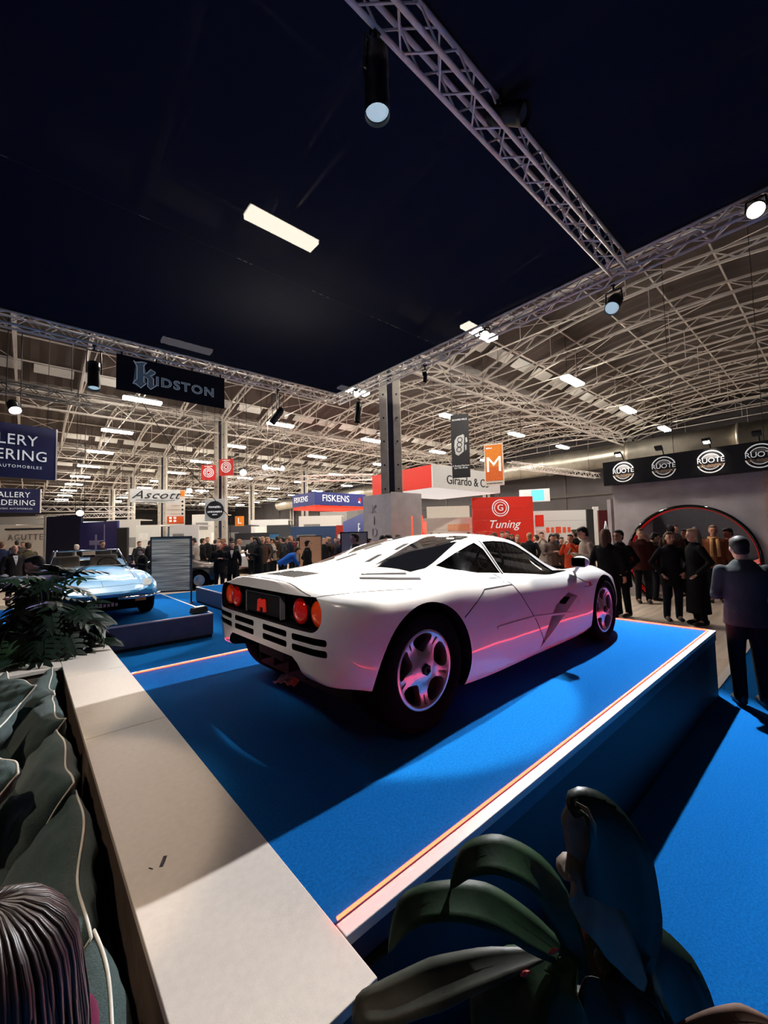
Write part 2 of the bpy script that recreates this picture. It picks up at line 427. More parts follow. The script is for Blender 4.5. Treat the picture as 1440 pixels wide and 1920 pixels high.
# ledge behind the sofa, L-shaped, with board tops
M_LEDGE = mat('ledge_boards', (214, 205, 194), rough=0.5, var=0.04, scale=40, bump=0.05, bscale=300)
M_LEDGESIDE = mat('ledge_side', (96, 84, 76), rough=0.7, var=0.2)
ld = empty('ledge', (0, 0, 0), 0, 'long cream board-topped ledge between the sofa and the car plinth', 'ledge')
LX0, LX1 = 0.272, 0.698
MB().bx((LX0 + 0.012, 0.875, 0.012), (LX1 - 0.004, 5.69, 0.672)).build('carcass', M_LEDGESIDE, ld)
MB().bx((-3.2, 4.815, 0.012), (LX0 + 0.012, 5.69, 0.672)).build('carcass', M_LEDGESIDE, ld)
for a, b in ((0.86, 2.9515), (2.9535, 4.4), (4.402, 5.70)):
    MB().bx((LX0, a, 0.674), (LX1, b, 0.704)).build('board', M_LEDGE, ld, bevel=0.0025)
for a, b in ((-1.3, 0.27), (-3.2, -1.302)):
    MB().bx((a, 4.8, 0.674), (b, 5.70, 0.704)).build('board', M_LEDGE, ld, bevel=0.0025)
# pencil-like dark scratches on the near board
MB().box((0.385, 1.66, 0.7045), (0.012, 0.05, 0.0012), rot=(0, 0, -0.5)).build('scuff', M_BLACK, ld)
MB().box((0.345, 1.655, 0.7045), (0.004, 0.018, 0.0012), rot=(0, 0, 0.5)).build('scuff', M_BLACK, ld)

# black see-through fabric canopy stretched on the trusses
mc = bpy.data.materials.new('canopy_mesh_fabric'); mc.use_nodes = True; nt = mc.node_tree; nt.nodes.clear()
out = nt.nodes.new('ShaderNodeOutputMaterial'); mx = nt.nodes.new('ShaderNodeMixShader'); mx2 = nt.nodes.new('ShaderNodeMixShader')
df = nt.nodes.new('ShaderNodeBsdfDiffuse'); tr = nt.nodes.new('ShaderNodeBsdfTransparent'); tl = nt.nodes.new('ShaderNodeBsdfTranslucent')
nz = nt.nodes.new('ShaderNodeTexNoise'); nz.inputs['Scale'].default_value = 260; rp = nt.nodes.new('ShaderNodeValToRGB')
rp.color_ramp.elements[0].color = lin((11, 17, 36)) + (1,); rp.color_ramp.elements[1].color = lin((15, 23, 46)) + (1,)
tcn = nt.nodes.new('ShaderNodeTexCoord'); nt.links.new(tcn.outputs['Object'], nz.inputs['Vector'])
nt.links.new(nz.outputs['Fac'], rp.inputs['Fac']); nt.links.new(rp.outputs['Color'], df.inputs['Color'])
tl.inputs['Color'].default_value = (0.0016, 0.0016, 0.0016, 1); tr.inputs['Color'].default_value = (0.0068, 0.0066, 0.0062, 1)
ad = nt.nodes.new('ShaderNodeAddShader'); ad2 = nt.nodes.new('ShaderNodeAddShader')
nt.links.new(df.outputs[0], ad.inputs[0]); nt.links.new(tl.outputs[0], ad.inputs[1])
nt.links.new(ad.outputs[0], ad2.inputs[0]); nt.links.new(tr.outputs[0], ad2.inputs[1]); nt.links.new(ad2.outputs[0], out.inputs[0])
TZ = 6.14; TW = 0.24
cn = empty('canopy', (0, 0, 0), 0, 'black stretched fabric canopy roofing the car stand', 'canopy')
mc2 = mc.copy(); mc2.name = 'canopy_dimmed_fabric'  # same cloth, transparent colour darkened to dim the lamp seen through it
for nd in mc2.node_tree.nodes:
    if nd.type == 'BSDF_TRANSPARENT': nd.inputs['Color'].default_value = (0.0004, 0.0004, 0.0005, 1)
def sheet(name, x0, x1, y0, y1, z, m):
    return MB().add([(x0, y0, z), (x1, y0, z), (x1, y1, z), (x0, y1, z)], [(0, 1, 2, 3)]).build(name, m, cn)
sheet('fabric_panel', -9, 7.55, 6.33, 10.69, TZ + TW + 0.035, mc2); sheet('fabric_panel', -9, 7.55, -6, 6.326, TZ + TW + 0.035, mc)

M_ALU = mat('truss_aluminium', (244, 234, 230), rough=0.35, metal=0.0, var=0.08, scale=8)
def truss(label, a, b, z=TZ, w=TW, step=0.5, rc=0.025, rd=0.011, braces=True, cat='truss', m=M_ALU, group=None, hoist=(.12, .88)):
    a = Vector(a); b = Vector(b); L = (b - a).length; ang = math.atan2(b.y - a.y, b.x - a.x)
    t = empty('truss', (a.x, a.y, z), ang, label, cat, group)
    cm = MB().tube((0, 0, 0), (L, 0, 0), rc, 10).mesh('chord'); cm.materials.append(m)
    for y in (-w / 2, w / 2):
        for zz in (0, w):
            o = link('chord', cm, None, t); o.location = (0, y, zz)
    n = max(2, int(L / step)); s = L / n
    if hoist:
        for q in hoist:
            yy = (a + (b - a) * q).y; MB().tube((L * q, 0, w), (L * q, 0, roof_z(yy) - z), 0.012, 6).build('hoist_chain', M_DARKSTEEL, t)
    d1 = MB().tube((0, 0, 0), (s / 2, 0, w), rd, 5, cap=False).mesh('brace'); d2 = MB().tube((0, 0, w), (s / 2, 0, 0), rd, 5, cap=False).mesh('brace')
    h1 = MB().tube((0, -w / 2, 0), (s / 2, w / 2, 0), rd, 5, cap=False).mesh('brace'); h2 = MB().tube((0, w / 2, 0), (s / 2, -w / 2, 0), rd, 5, cap=False).mesh('brace')
    for q in (d1, d2, h1, h2): q.materials.append(m)
    for k in range(n):
        for y in (-w / 2, w / 2):
            o = link('brace', d1, None, t); o.location = (k * s, y, 0)
            o = link('brace', d2, None, t); o.location = (k * s + s / 2, y, 0)
        for zz in (0, w):
            o = link('brace', h1, None, t); o.location = (k * s, 0, zz)
            o = link('brace', h2, None, t); o.location = (k * s + s / 2, 0, zz)
    return t
truss('aluminium truss crossing overhead under the canopy towards the white car', (-2.0, 2.275), (7.42, 2.275))
truss('aluminium canopy truss along the aisle edge above the white car', (7.55, -1.5), (7.55, 10.8))
truss('aluminium canopy truss above the blue car carrying the name banner', (-2.4, 10.69), (7.43, 10.69))

# stage spotlights
M_LAMPBLK = mat('lamp_black', (12, 13, 17), rough=0.35, var=0.2)
M_LENSPALE = mat('lens_glass', (190, 214, 226), rough=0.12, var=0.1, scale=30, emis=(190, 220, 235), estr=0.55)
M_LENSON = glow('lens_lit', (255, 240, 222), 30.0)
M_LENSDARK = mat('lens_dark', (60, 66, 74), rough=0.15)
def stage_lamp(label, loc, target, lens, length=0.5, r=0.1, top=None, watts=0, angle=40, blend=0.12, size=0.06, col=(255, 243, 228), beam_at=None):
    """a lamp can on a yoke; loc is its lens end"""
    e = empty('stage_spotlight', loc, 0, label, 'spotlight', 'stage spotlights on the trusses')
    d = (Vector(target) - Vector(loc)).normalized(); back = -d
    bpy.context.view_layer.update()
    c = MB(); x, y, _ = basis(d)
    c.path([back * 0.005, back * 0.02, back * length * 0.55, back * length * 0.6, back * length * 0.95, back * length], [r, r * 1.08, r * 1.0, r * 1.12, r * 1.05, r * 0.6], 20, cap=False)
    c.build('can', M_LAMPBLK, e, recalc=False)
    hood = MB().path([back * 0.03, -back * 0.04], [r * 1.02, r * 1.06], 20, cap=False).build('hood', M_LAMPBLK, e)
    MB().path([back * 0.012, back * 0.004, -back * 0.004], [r * 0.98, r * 0.98, r * 0.7], 20).build('lens', lens, e)
    mid = back * length * 0.55
    side = Vector((0, 0, 1)).cross(d); side = side.normalized() if side.length > 0.05 else Vector((1, 0, 0))
    topz = (top if top is not None else TZ) - loc[2]
    yk = MB()
    for s in (-1, 1):
        p = mid + side * s * r * 1.25
        yk.path([mid + side * s * r * 1.02, p, Vector((mid.x + side.x * s * r * 1.1, mid.y + side.y * s * r * 1.1, max(mid.z + r * 1.6, topz - 0.12)))], 0.012, 6)
    q = Vector((mid.x, mid.y, max(mid.z + r * 1.6, topz - 0.12)))
    yk.tube(q - side * r * 1.15, q + side * r * 1.15, 0.014, 6); yk.build('yoke', M_LAMPBLK, e)
    MB().tube(q, Vector((mid.x, mid.y, topz)), 0.02, 6).box((mid.x, mid.y, topz), (0.07, 0.07, 0.07)).build('clamp', M_LAMPBLK, e)
    if watts:
        l = spot('beam', Vector(loc) + d * 0.06, target, watts, angle, blend, col, size)
        l.location = d * 0.06; l.parent = e
    return e
stage_lamp('long black spotlight with a pale lens hanging straight down from the overhead truss', (2.17, 2.42, 5.42), (2.2, 2.4, 0.7), M_LENSPALE, 0.56, 0.1, watts=TOP_W, angle=32, blend=0.1, size=0.05)
stage_lamp('black spotlight with a pale lens at the truss junction by the aisle', (7.55, 2.46, 5.66), (2.9, 2.3, 0.9), M_LENSPALE, 0.36, 0.11, watts=KEY_W, angle=62, blend=0.25, size=0.06, col=(246, 246, 250))
stage_lamp('glaring spotlight on the aisle truss at the edge of the picture', (7.25, 0.55, 6.05), (-1.0, 0.2, 0.7), M_LENSON, 0.3, 0.09, top=6.2)
stage_lamp('glaring twin spotlight half way along the aisle truss', (7.32, 4.88, 6.05), (0.3, 0.4, 0.8), M_LENSON, 0.3, 0.09, top=6.2, watts=FILL_W, angle=40)
stage_lamp('glaring spotlight by the far corner of the canopy trusses', (7.36, 9.45, 6.05), (0.6, 0.6, 0.9), M_LENSON, 0.3, 0.08, top=6.2)
stage_lamp('long black spotlight tilted at the far canopy corner', (7.6, 9.75, 5.35), (7.0, 9.9, 0), M_LENSDARK, 0.6, 0.09)
stage_lamp('long black spotlight hanging beside the name banner over the blue car', (1.05, 10.6, 5.18), (1.0, 9.6, 0.9), M_LENSPALE, 0.62, 0.11, watts=950, angle=46)
stage_lamp('black spotlight hanging from the truss between banner and far canopy corner', (5.35, 10.9, 5.2), (3.1, 12.7, 1.2), M_LENSPALE, 0.5, 0.1, watts=900, angle=24)
stage_lamp('small black spotlight under the aisle truss beside the column', (7.6, 6.9, 5.75), (8.0, 7.6, 0), M_LENSPALE, 0.22, 0.05)
stage_lamp('dark spotlight mounted above the overhead truss', (3.75, 1.95, 6.12), (4.0, 0.9, 5.4), M_LENSDARK, 0.4, 0.1, top=6.3)
# lamps on the truss behind the viewer's back keep the ledge, sofa and car tail from going black
truss('aluminium truss of the canopy behind the sofa', (-2.0, -1.2), (-2.0, 10.5))
stage_lamp('black spotlight behind the sofa aimed at the car tail', (-2.0, 0.3, 5.85), (1.4, 2.4, 1.88), M_LENSON, 0.36, 0.1, watts=FILL_W * 2.4, angle=17, blend=0.35, size=0.2, col=(255, 238, 224))
for k, y in enumerate((0.7, 2.15, 3.75)):
    stage_lamp('black spotlight over the sofa, %s from the viewer' % ordw[k], (-1.7, y, 5.85), (-.40, y, .7), M_LENSON, 0.36, 0.1, watts=FILL_W * (0.7, 2.2, 1.9)[k], angle=23.5, blend=0.2, size=0.06, col=(255, 226, 196))

# name banner under the far truss
bn = empty('name_banner', (2.655, 10.6, 5.63), 0, 'dark navy fabric banner reading KIDSTON under the far truss', 'banner')
M_BANNER = mat('banner_navy', (9, 15, 32), rough=0.8, var=0.08, scale=40)
MB().bx((-1.2, 0, -0.4), (1.2, 0.02, 0.42)).build('cloth', M_BANNER, bn)
for x_ in (-1.1, -.4, .4, 1.1): MB().box((x_, .01, .46), (.03, .02, .16)).build('strap', M_BLACK, bn)
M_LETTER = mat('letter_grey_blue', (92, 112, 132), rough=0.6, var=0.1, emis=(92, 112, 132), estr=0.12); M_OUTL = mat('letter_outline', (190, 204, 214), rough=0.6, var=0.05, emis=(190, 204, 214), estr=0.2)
text('lettering_outline', 'IDSTON', 0.3, M_OUTL, bn, (0.26, -0.004, -0.045), FACE_NY, 0.002, spacing=1.18, off=0.009, sx=1.1)
text('lettering', 'IDSTON', 0.3, M_LETTER, bn, (0.26, -0.008, -0.045), FACE_NY, 0.002, spacing=1.18, bold=0.003, sx=1.1)
# blackletter initial
K1 = [(-0.87, 0.34), (-0.82, 0.31), (-0.70, 0.35), (-0.60, 0.35), (-0.66, 0.28), (-0.66, 0.08), (-0.60, 0.1), (-0.52, 0.22), (-0.42, 0.17), (-0.44, 0.12), (-0.53, 0.06), (-0.46, 0.0), (-0.46, -0.14), (-0.40, -0.15), (-0.52, -0.26), (-0.58, -0.2), (-0.58, -0.02), (-0.66, 0.02), (-0.66, -0.12), (-0.61, -0.14), (-0.72, -0.27), (-0.82, -0.19), (-0.88, -0.2), (-0.84, -0.12), (-0.80, -0.08), (-0.80, 0.22)]
def poly_plate(name, P, y, m, parent, grow=0.0):
    c = Vector((sum(p[0] for p in P) / len(P), sum(p[1] for p in P) / len(P)))
    Q = []
    for i, p in enumerate(P):
        if grow:
            a = Vector(P[i - 1]); b = Vector(P[(i + 1) % len(P)]); t = (b - a).normalized(); nrm = Vector((t.y, -t.x))
            Q.append((p[0] - nrm.x * grow, p[1] - nrm.y * grow))
        else: Q.append(p)
    bm = bmesh.new(); vs_ = [bm.verts.new((p[0], y, p[1])) for p in Q]; f = bm.faces.new(vs_)
    bmesh.ops.triangulate(bm, faces=bm.faces[:]); r = bmesh.ops.extrude_face_region(bm, geom=bm.faces[:])
    for v in r['geom']:
        if isinstance(v, bmesh.types.BMVert): v.co.y += 0.003
    bmesh.ops.recalc_face_normals(bm, faces=bm.faces[:]); me = bpy.data.meshes.new(name); bm.to_mesh(me); bm.free()
    return link(name, me, m, parent)
MB().path([(a, -0.008, b) for a, b in K1], 0.009, 5, closed=True).build('initial_outline', M_OUTL, bn)
poly_plate('initial', K1, -0.010, M_LETTER, bn)
# ================================================================== white sports car (local frame: x forward, y left, origin under the rear axle)
M_PAINT = mat('white_paint', (234, 233, 231), rough=0.3, var=0.01, coat=1.0, coat_rough=0.03, spec=0.5)
M_CARBLK = mat('car_black', (6, 6, 8), rough=0.6, spec=0.3, var=0.2)
M_GAP = mat('panel_gap_dark', (26, 25, 28), rough=0.7)
M_GLASS = mat('tinted_glass', (236, 242, 242), rough=0.0, trans=1.0, var=0.0, ior=1.1, spec=0.6, coat=1.0)
M_REARGLASS = mat('dark_rear_glass', (12, 13, 17), rough=0.05, var=0.1, coat=1.0)
M_ALLOY = mat('alloy_silver', (196, 192, 194), rough=0.3, metal=0.85, var=0.05)
M_TYRE = mat('tyre_rubber', (7, 7, 9), rough=0.95, spec=0.1, var=0.2, scale=60)
CAR_POS, CAR_PSI = Vector((1.7363, 2.5205, PZ)), 0.0155
car = empty('sports_car', CAR_POS, CAR_PSI, 'white low mid-engined sports car with five-spoke silver wheels', 'car')

# ---- body surface: stations along x; a smooth section through control points at each
#        x     zb    wb    wm1   wm2   zs    ws    zg    wg    zr    wr    zc
ST = [(-0.615, .50, .40, .45, .46, .80, .44, .84, .34, .872, .22, .875),
      (-0.60, .40, .58, .63, .64, .795, .61, .838, .45, .872, .27, .878),
      (-0.555, .355, .70, .755, .765, .79, .72, .836, .50, .873, .30, .88),
      (-0.47, .34, .785, .845, .85, .785, .80, .836, .53, .874, .33, .882),
      (-0.32, .30, .84, .893, .895, .785, .85, .84, .57, .88, .35, .889),
      (0.0, .22, .86, .908, .908, .79, .86, .852, .62, .90, .40, .915),
      (0.30, .17, .86, .905, .905, .80, .86, .875, .67, .955, .46, .985),
      (0.60, .155, .86, .895, .895, .79, .84, .875, .715, 1.03, .50, 1.06),
      (0.90, .15, .855, .885, .88, .775, .825, .835, .74, 1.075, .53, 1.115),
      (1.25, .15, .85, .88, .875, .755, .82, .795, .745, 1.085, .545, 1.137),
      (1.60, .15, .85, .88, .878, .735, .82, .76, .735, 1.025, .55, 1.12),
      (1.90, .15, .85, .882, .882, .725, .82, .742, .715, .905, .55, 1.035),
      (2.20, .16, .855, .89, .89, .735, .82, .745, .66, .80, .52, .90),
      (2.46, .20, .86, .905, .90, .755, .80, .735, .56, .725, .40, .76),
      (2.72, .22, .86, .91, .90, .755, .775, .70, .54, .655, .36, .655),
      (3.00, .20, .84, .89, .875, .70, .74, .63, .52, .585, .34, .58),
      (3.26, .18, .76, .82, .79, .59, .66, .535, .48, .50, .32, .50),
      (3.46, .19, .62, .68, .65, .48, .54, .45, .40, .43, .26, .43),
      (3.56, .22, .44, .48, .46, .41, .38, .39, .28, .38, .18, .38),
      (3.60, .27, .28, .30, .29, .37, .24, .36, .16, .355, .1, .355)]
def pchip(xk, yk, x):
    xk = np.asarray(xk, float); yk = np.asarray(yk, float); h = np.diff(xk); d = np.diff(yk) / h
    m = np.zeros_like(yk); m[0] = d[0]; m[-1] = d[-1]
    for i in range(1, len(xk) - 1):
        if d[i - 1] * d[i] > 0:
            w1 = 2 * h[i] + h[i - 1]; w2 = h[i] + 2 * h[i - 1]; m[i] = (w1 + w2) / (w1 / d[i - 1] + w2 / d[i])
    j = np.clip(np.searchsorted(xk, x) - 1, 0, len(h) - 1); t = (x - xk[j]) / h[j]
    return (2 * t ** 3 - 3 * t ** 2 + 1) * yk[j] + (t ** 3 - 2 * t ** 2 + t) * h[j] * m[j] + (-2 * t ** 3 + 3 * t ** 2) * yk[j + 1] + (t ** 3 - t ** 2) * h[j] * m[j + 1]
def bspline(P, ns):
    """cubic B-spline through a column of control points, mirrored at both ends (x = y = 0 plane); returns ns samples"""
    n = P.shape[0]
    g0 = P[1] * [-1, 1]; g1 = P[-2] * [-1, 1]
    Q = np.vstack([g0, P, g1]); u = np.linspace(0, n - 1, ns); i = np.minimum(u.astype(int), n - 2); t = (u - i)[:, None]
    a = Q[i]; b = Q[i + 1]; c = Q[i + 2]; d = Q[i + 3]
    return ((1 - t) ** 3 * a + (3 * t ** 3 - 6 * t ** 2 + 4) * b + (-3 * t ** 3 + 3 * t ** 2 + 3 * t + 1) * c + t ** 3 * d) / 6
def car_surface(ST, nu=150, ns=72, smooth=2, inset=None):
    A = np.array(ST); xs = A[:, 0]
    # denser near the ends
    u = np.linspace(0, 1, nu); x = np.interp(u, np.linspace(0, 1, len(xs)), xs)
    C = np.array([pchip(xs, A[:, k], x) for k in range(1, A.shape[1])]).T
    for _ in range(smooth):
        C[1:-1] = (C[:-2] + 2 * C[1:-1] + C[2:]) / 4
    G = np.zeros((nu, ns, 3))
    for i in range(nu):
        zb, wb, w1, w2, zs, ws, zg, wg, zr, wr, zc = C[i]
        P = np.array([(0, zb), (wb * .6, zb), (wb, zb), (wb + .01, zb), (w1, zb + min(.12, .3 * (zs - zb))), (w1 + .005, zb + min(.25, .55 * (zs - zb))), (w2, min(.6, zb + .82 * (zs - zb))), (w2 - .01, zs - .1 * (zs - zb)), (ws, zs), (ws - .04, zs + .015), (wg + .01, zg - .006), (wg, zg), ((wg + wr) / 2, (zg + zr) / 2 + .01), (wr + .01, zr), (wr - .05, zr + .4 * (zc - zr)), (wr * .5, zc - .15 * max(zc - zr, 0)), (0, zc)])
        s = bspline(P, ns); G[i, :, 0] = x[i]; G[i, :, 1] = s[:, 0]; G[i, :, 2] = s[:, 1]
    return G
def grid_solid(G):
    """closed symmetric solid from the half grid"""
    nu, ns, _ = G.shape; V = []; idx = {}
    full = np.concatenate([G, (G * [1, -1, 1])[:, ::-1][:, 1:-1]], axis=1); nf = full.shape[1]
    V = full.reshape(-1, 3); F = []
    for i in range(nu - 1):
        for k in range(nf):
            F.append((i * nf + k, i * nf + (k + 1) % nf, (i + 1) * nf + (k + 1) % nf, (i + 1) * nf + k))
    F.append(tuple(range(nf))[::-1]); F.append(tuple((nu - 1) * nf + k for k in range(nf)))
    return MB().add(V.tolist(), F, True)
def boolean(o, cutter_mb, op='DIFFERENCE', m=None):
    me = cutter_mb.mesh('cut')
    me.materials.append(m or M_CARBLK); c = bpy.data.objects.new('cut', me)
    md = o.modifiers.new('b', 'BOOLEAN'); md.operation = op; md.object = c; md.solver = 'EXACT'; md.material_mode = 'TRANSFER'
    apply_mods(o, (c,)); bpy.data.objects.remove(c); bpy.data.meshes.remove(me)
G = car_surface(ST)
body_mb = grid_solid(G)
body = body_mb.build('body', M_PAINT, car)
tree = BVHTree.FromPolygons([Vector(v) for v in body_mb.v], [f for f in body_mb.f])
def rrect(x0, x1, y0, y1, r, n=6):
    P = []
    for cx, cy, a0 in ((x1 - r, y1 - r, 0), (x0 + r, y1 - r, 90), (x0 + r, y0 + r, 180), (x1 - r, y0 + r, 270)):
        for k in range(n + 1):
            a = math.radians(a0 + 90 * k / n); P.append((cx + r * math.cos(a), cy + r * math.sin(a)))
    return P
# wheel wells
RW, FW = (0.0, 0.352), (2.718, 0.318)
for s in (-1, 1):
    boolean(body, MB().lathe([(0.39, 0.50 * s), (0.39, 1.05 * s)], 56, 'y', (RW[0] + 0.01, 0, RW[1] - 0.005)))
    boolean(body, MB().lathe([(0.352, 0.50 * s), (0.352, 1.05 * s)], 56, 'y', (FW[0], 0, FW[1])))
# tail recess, slots, diffuser opening
boolean(body, MB().prism(rrect(-0.685, 0.685, 0.625, 0.812, 0.085), -0.75, -0.46, 'yz'))
sl = MB()
for y0, y1 in ((.425, .715), (.065, .365)):
    for s in (-1, 1):
        for z0 in (0.565, 0.508):
            sl.prism(rrect(min(s * y0, s * y1), max(s * y0, s * y1), z0, z0 + 0.036, 0.013, 3), -0.75, -0.45, 'yz')
boolean(body, sl)
boolean(body, MB().prism([(-.66, .1), (.66, .1), (.55, .34), (.47, .44), (.42, .468), (-.42, .468), (-.47, .44), (-.55, .34)], -0.8, -0.33, 'yz'))
# side intake wedge behind the front wheel and its dark mouth
for s in (-1, 1):
    wd = MB()
    a = [(1.36, s * .86, .20), (1.36, s * 1.0, .20), (1.60, s * .893, .49), (1.60, s * 1.0, .49), (1.90, s * .80, .585), (1.90, s * 1.0, .585), (2.07, s * .76, .53), (2.07, s * 1.0, .53)]
    bm = bmesh.new(); [bm.verts.new(p) for p in a]; bmesh.ops.convex_hull(bm, input=bm.verts[:])
    tm = bpy.data.meshes.new('w'); bm.to_mesh(tm); bm.free()
    wd.add([v.co[:] for v in tm.vertices], [tuple(p.vertices) for p in tm.polygons]); bpy.data.meshes.remove(tm)
    boolean(body, wd, m=M_PAINT)
    boolean(body, MB().prism([(2.03, .545), (1.935, .555), (1.915, .50), (1.955, .43), (2.05, .50)], s * .60, s * .83, 'xz'), m=M_CARBLK)
# cabin: hollow, then windows cut through to it
GI = car_surface([(x, zb, wb, w1, w2, zs, ws, zg, wg, zr, wr, zc) for x, zb, wb, w1, w2, zs, ws, zg, wg, zr, wr, zc in ST], 90, 40)
sel = (GI[:, 0, 0] > 0.52) & (GI[:, 0, 0] < 2.28)
GC = GI[sel].copy(); GC[:, :, 1] *= 0.93; GC[:, :, 1] = np.minimum(GC[:, :, 1], 0.74)
top = GC[:, -1:, 2]; GC[:, :, 2] = 0.30 + (GC[:, :, 2] - GC[:, :1, 2]) * ((top - 0.035 - 0.30) / (top - GC[:, :1, 2]))
boolean(body, grid_solid(GC), m=mat('cabin_trim', (30, 30, 33), rough=0.8))
SIDE_WIN = {'quarter': [(0.40, .912), (0.46, .888), (0.70, .845), (1.015, .818), (1.005, 1.0), (0.955, 1.055), (0.86, 1.035), (0.66, .985), (0.47, .93)],
            'door': [(1.06, .813), (1.5, .772), (2.02, .742), (2.04, .748), (1.94, .815), (1.76, .925), (1.55, 1.015), (1.40, 1.048), (1.22, 1.062), (1.06, 1.06), (1.055, 1.0)]}
SCREEN = [(1.50, -.46), (1.50, .46), (1.62, .50), (2.20, .52), (2.40, .42), (2.47, .22), (2.49, 0), (2.47, -.22), (2.40, -.42), (2.20, -.52), (1.62, -.50)]
for s in (-1, 1):
    for P in SIDE_WIN.values():
        boolean(body, MB().prism(P, s * .40, s * 1.0, 'xz'), m=M_CARBLK)
boolean(body, MB().prism([(x - 0.02 if x > 2.2 else x, y) for x, y in SCREEN], 0.74, 1.3, 'xy'), m=M_CARBLK)
body.data.set_sharp_from_angle(angle=math.radians(32))
body.data.update()
# glass panes: the body surface clipped to each window outline
def pane(name, P, plane, side=None, off=-0.008, m=None):
    bm = bmesh.new(); me0 = body_mb.mesh('t'); bm.from_mesh(me0); bpy.data.meshes.remove(me0)
    ax = {'xz': (0, 2), 'xy': (0, 1)}[plane]
    if plane == 'xz':
        r = bmesh.ops.bisect_plane(bm, geom=bm.verts[:] + bm.edges[:] + bm.faces[:], plane_co=(0, side * .3, 0), plane_no=(0, -side, 0), clear_outer=True)
    else:
        bmesh.ops.bisect_plane(bm, geom=bm.verts[:] + bm.edges[:] + bm.faces[:], plane_co=(0, 0, .6), plane_no=(0, 0, -1), clear_outer=True)
    c = [sum(p[k] for p in P) / len(P) for k in (0, 1)]
    for i in range(len(P)):
        a, b = P[i], P[(i + 1) % len(P)]; t = (b[0] - a[0], b[1] - a[1]); n2 = (t[1], -t[0])
        if (c[0] - a[0]) * n2[0] + (c[1] - a[1]) * n2[1] > 0: n2 = (-n2[0], -n2[1])
        co = [0, 0, 0]; no = [0, 0, 0]; co[ax[0]], co[ax[1]] = a; no[ax[0]], no[ax[1]] = n2
        bmesh.ops.bisect_plane(bm, geom=bm.verts[:] + bm.edges[:] + bm.faces[:], plane_co=co, plane_no=no, clear_outer=True)
    bm.normal_update()
    for v in bm.verts: v.co += v.normal * off
    me = bpy.data.meshes.new(name); bm.to_mesh(me); bm.free()
    for p in me.polygons: p.use_smooth = True
    o = link(name, me, m or M_GLASS, car); return o
for s in (-1, 1):
    for k, P in SIDE_WIN.items():
        pane(k + '_window', P, 'xz', s)
pane('windscreen', SCREEN, 'xy')
RG = [(0.05, -.33), (0.17, -.60), (0.30, -.615), (1.0, -.47), (1.03, -.43), (0.90, -.16), (0.84, -.15)]
for s in (1, -1):
    pane('engine_window', [(x, y * s) for x, y in RG][::s], 'xy', None, 0.003, M_REARGLASS)
# lines drawn on the surface: strips laid on the skin
def on_side(x, z, s=-1):
    h = tree.ray_cast(Vector((x, s * 2, z)), Vector((0, -s, 0))); return (h[0], h[1]) if h[0] else None
def on_top(x, y):
    h = tree.ray_cast(Vector((x, y, 2)), Vector((0, 0, -1))); return (h[0], h[1]) if h[0] else None
def on_tail(y, z):
    h = tree.ray_cast(Vector((-2, y, z)), Vector((1, 0, 0))); return (h[0], h[1]) if h[0] else None
def strip(name, pts, fn, w, m, lift=0.0015, seg=0.03, parent=None):
    H = []
    for i in range(len(pts) - 1):
        a, b = Vector(pts[i]), Vector(pts[i + 1]); n = max(1, int((b - a).length / seg))
        for k in range(n + (1 if i == len(pts) - 2 else 0)):
            q = a.lerp(b, k / n); h = fn(q.x, q.y)
            if h: H.append(h)
    mb = MB(); V = []
    for i, (p, nn) in enumerate(H):
        d = (H[min(i + 1, len(H) - 1)][0] - H[max(i - 1, 0)][0]).normalized(); sd = d.cross(nn).normalized()
        V += [p + nn * lift + sd * w / 2, p + nn * lift - sd * w / 2, p - nn * 0.004 - sd * w / 2, p - nn * 0.004 + sd * w / 2]
    F = []
    for i in range(len(H) - 1):
        for k in range(4): F.append((i * 4 + k, i * 4 + (k + 1) % 4, i * 4 + 4 + (k + 1) % 4, i * 4 + 4 + k))
    F += [(0, 1, 2, 3), tuple((len(H) - 1) * 4 + k for k in range(4))]
    return mb.add(V, F).build(name, m, parent or car)
for s in (-1, 1):
    S = lambda x, z, s=s: on_side(x, z, s)
    strip('door_gap', [(0.34, .60), (0.62, .745), (0.98, .738), (1.02, .735)], S, 0.007, M_GAP)
    strip('door_gap', [(0.90, .825), (1.02, .735), (1.30, .42), (1.40, .27), (1.42, .235)], S, 0.006, M_GAP)
    strip('wing_gap', [(2.02, .745), (2.22, .66), (2.40, .60)], S, 0.004, M_GAP)
    strip('shut_line', [(2.22, .60), (2.37, .595)], S, 0.004, M_GAP)
    strip('crease_strip', [(0.72, .47), (1.30, .46), (1.93, .40)], S, 0.014, M_PAINT, 0.006)
    strip('window_seal', [(1.035, .81), (1.035, 1.07)], S, 0.02, M_CARBLK, 0.003)
    strip('badge', [(2.335, .615), (2.36, .615)], S, 0.035, mat('badge_red', (170, 20, 30), rough=0.3), 0.004)
    strip('door_latch', [(0.80, .80), (0.90, .792), (0.93, .76)], S, 0.012, M_GAP)
    T = lambda x, y: on_top(x, y)
    strip('deck_gap', [(-0.58, s * .62), (-0.30, s * .70), (-.02, s * .795)], T, 0.006, M_GAP)
    strip('deck_vent', [(-0.18, s * .50), (0.16, s * .70)][::1], T, 0.032, M_CARBLK, 0.003)
    strip('deck_vent', [(-0.12, s * .44), (0.13, s * .60)], T, 0.024, M_CARBLK, 0.003)
    for k in range(3):
        x = 0.14 + 0.29 * k; strip('spine_vent', [(x, s * .19), (x + 0.17, s * .15)], T, 0.045, M_CARBLK, 0.002)
strip('tail_gap', [(-0.585, .58), (-0.585, -.58)], on_top, 0.005, M_GAP)
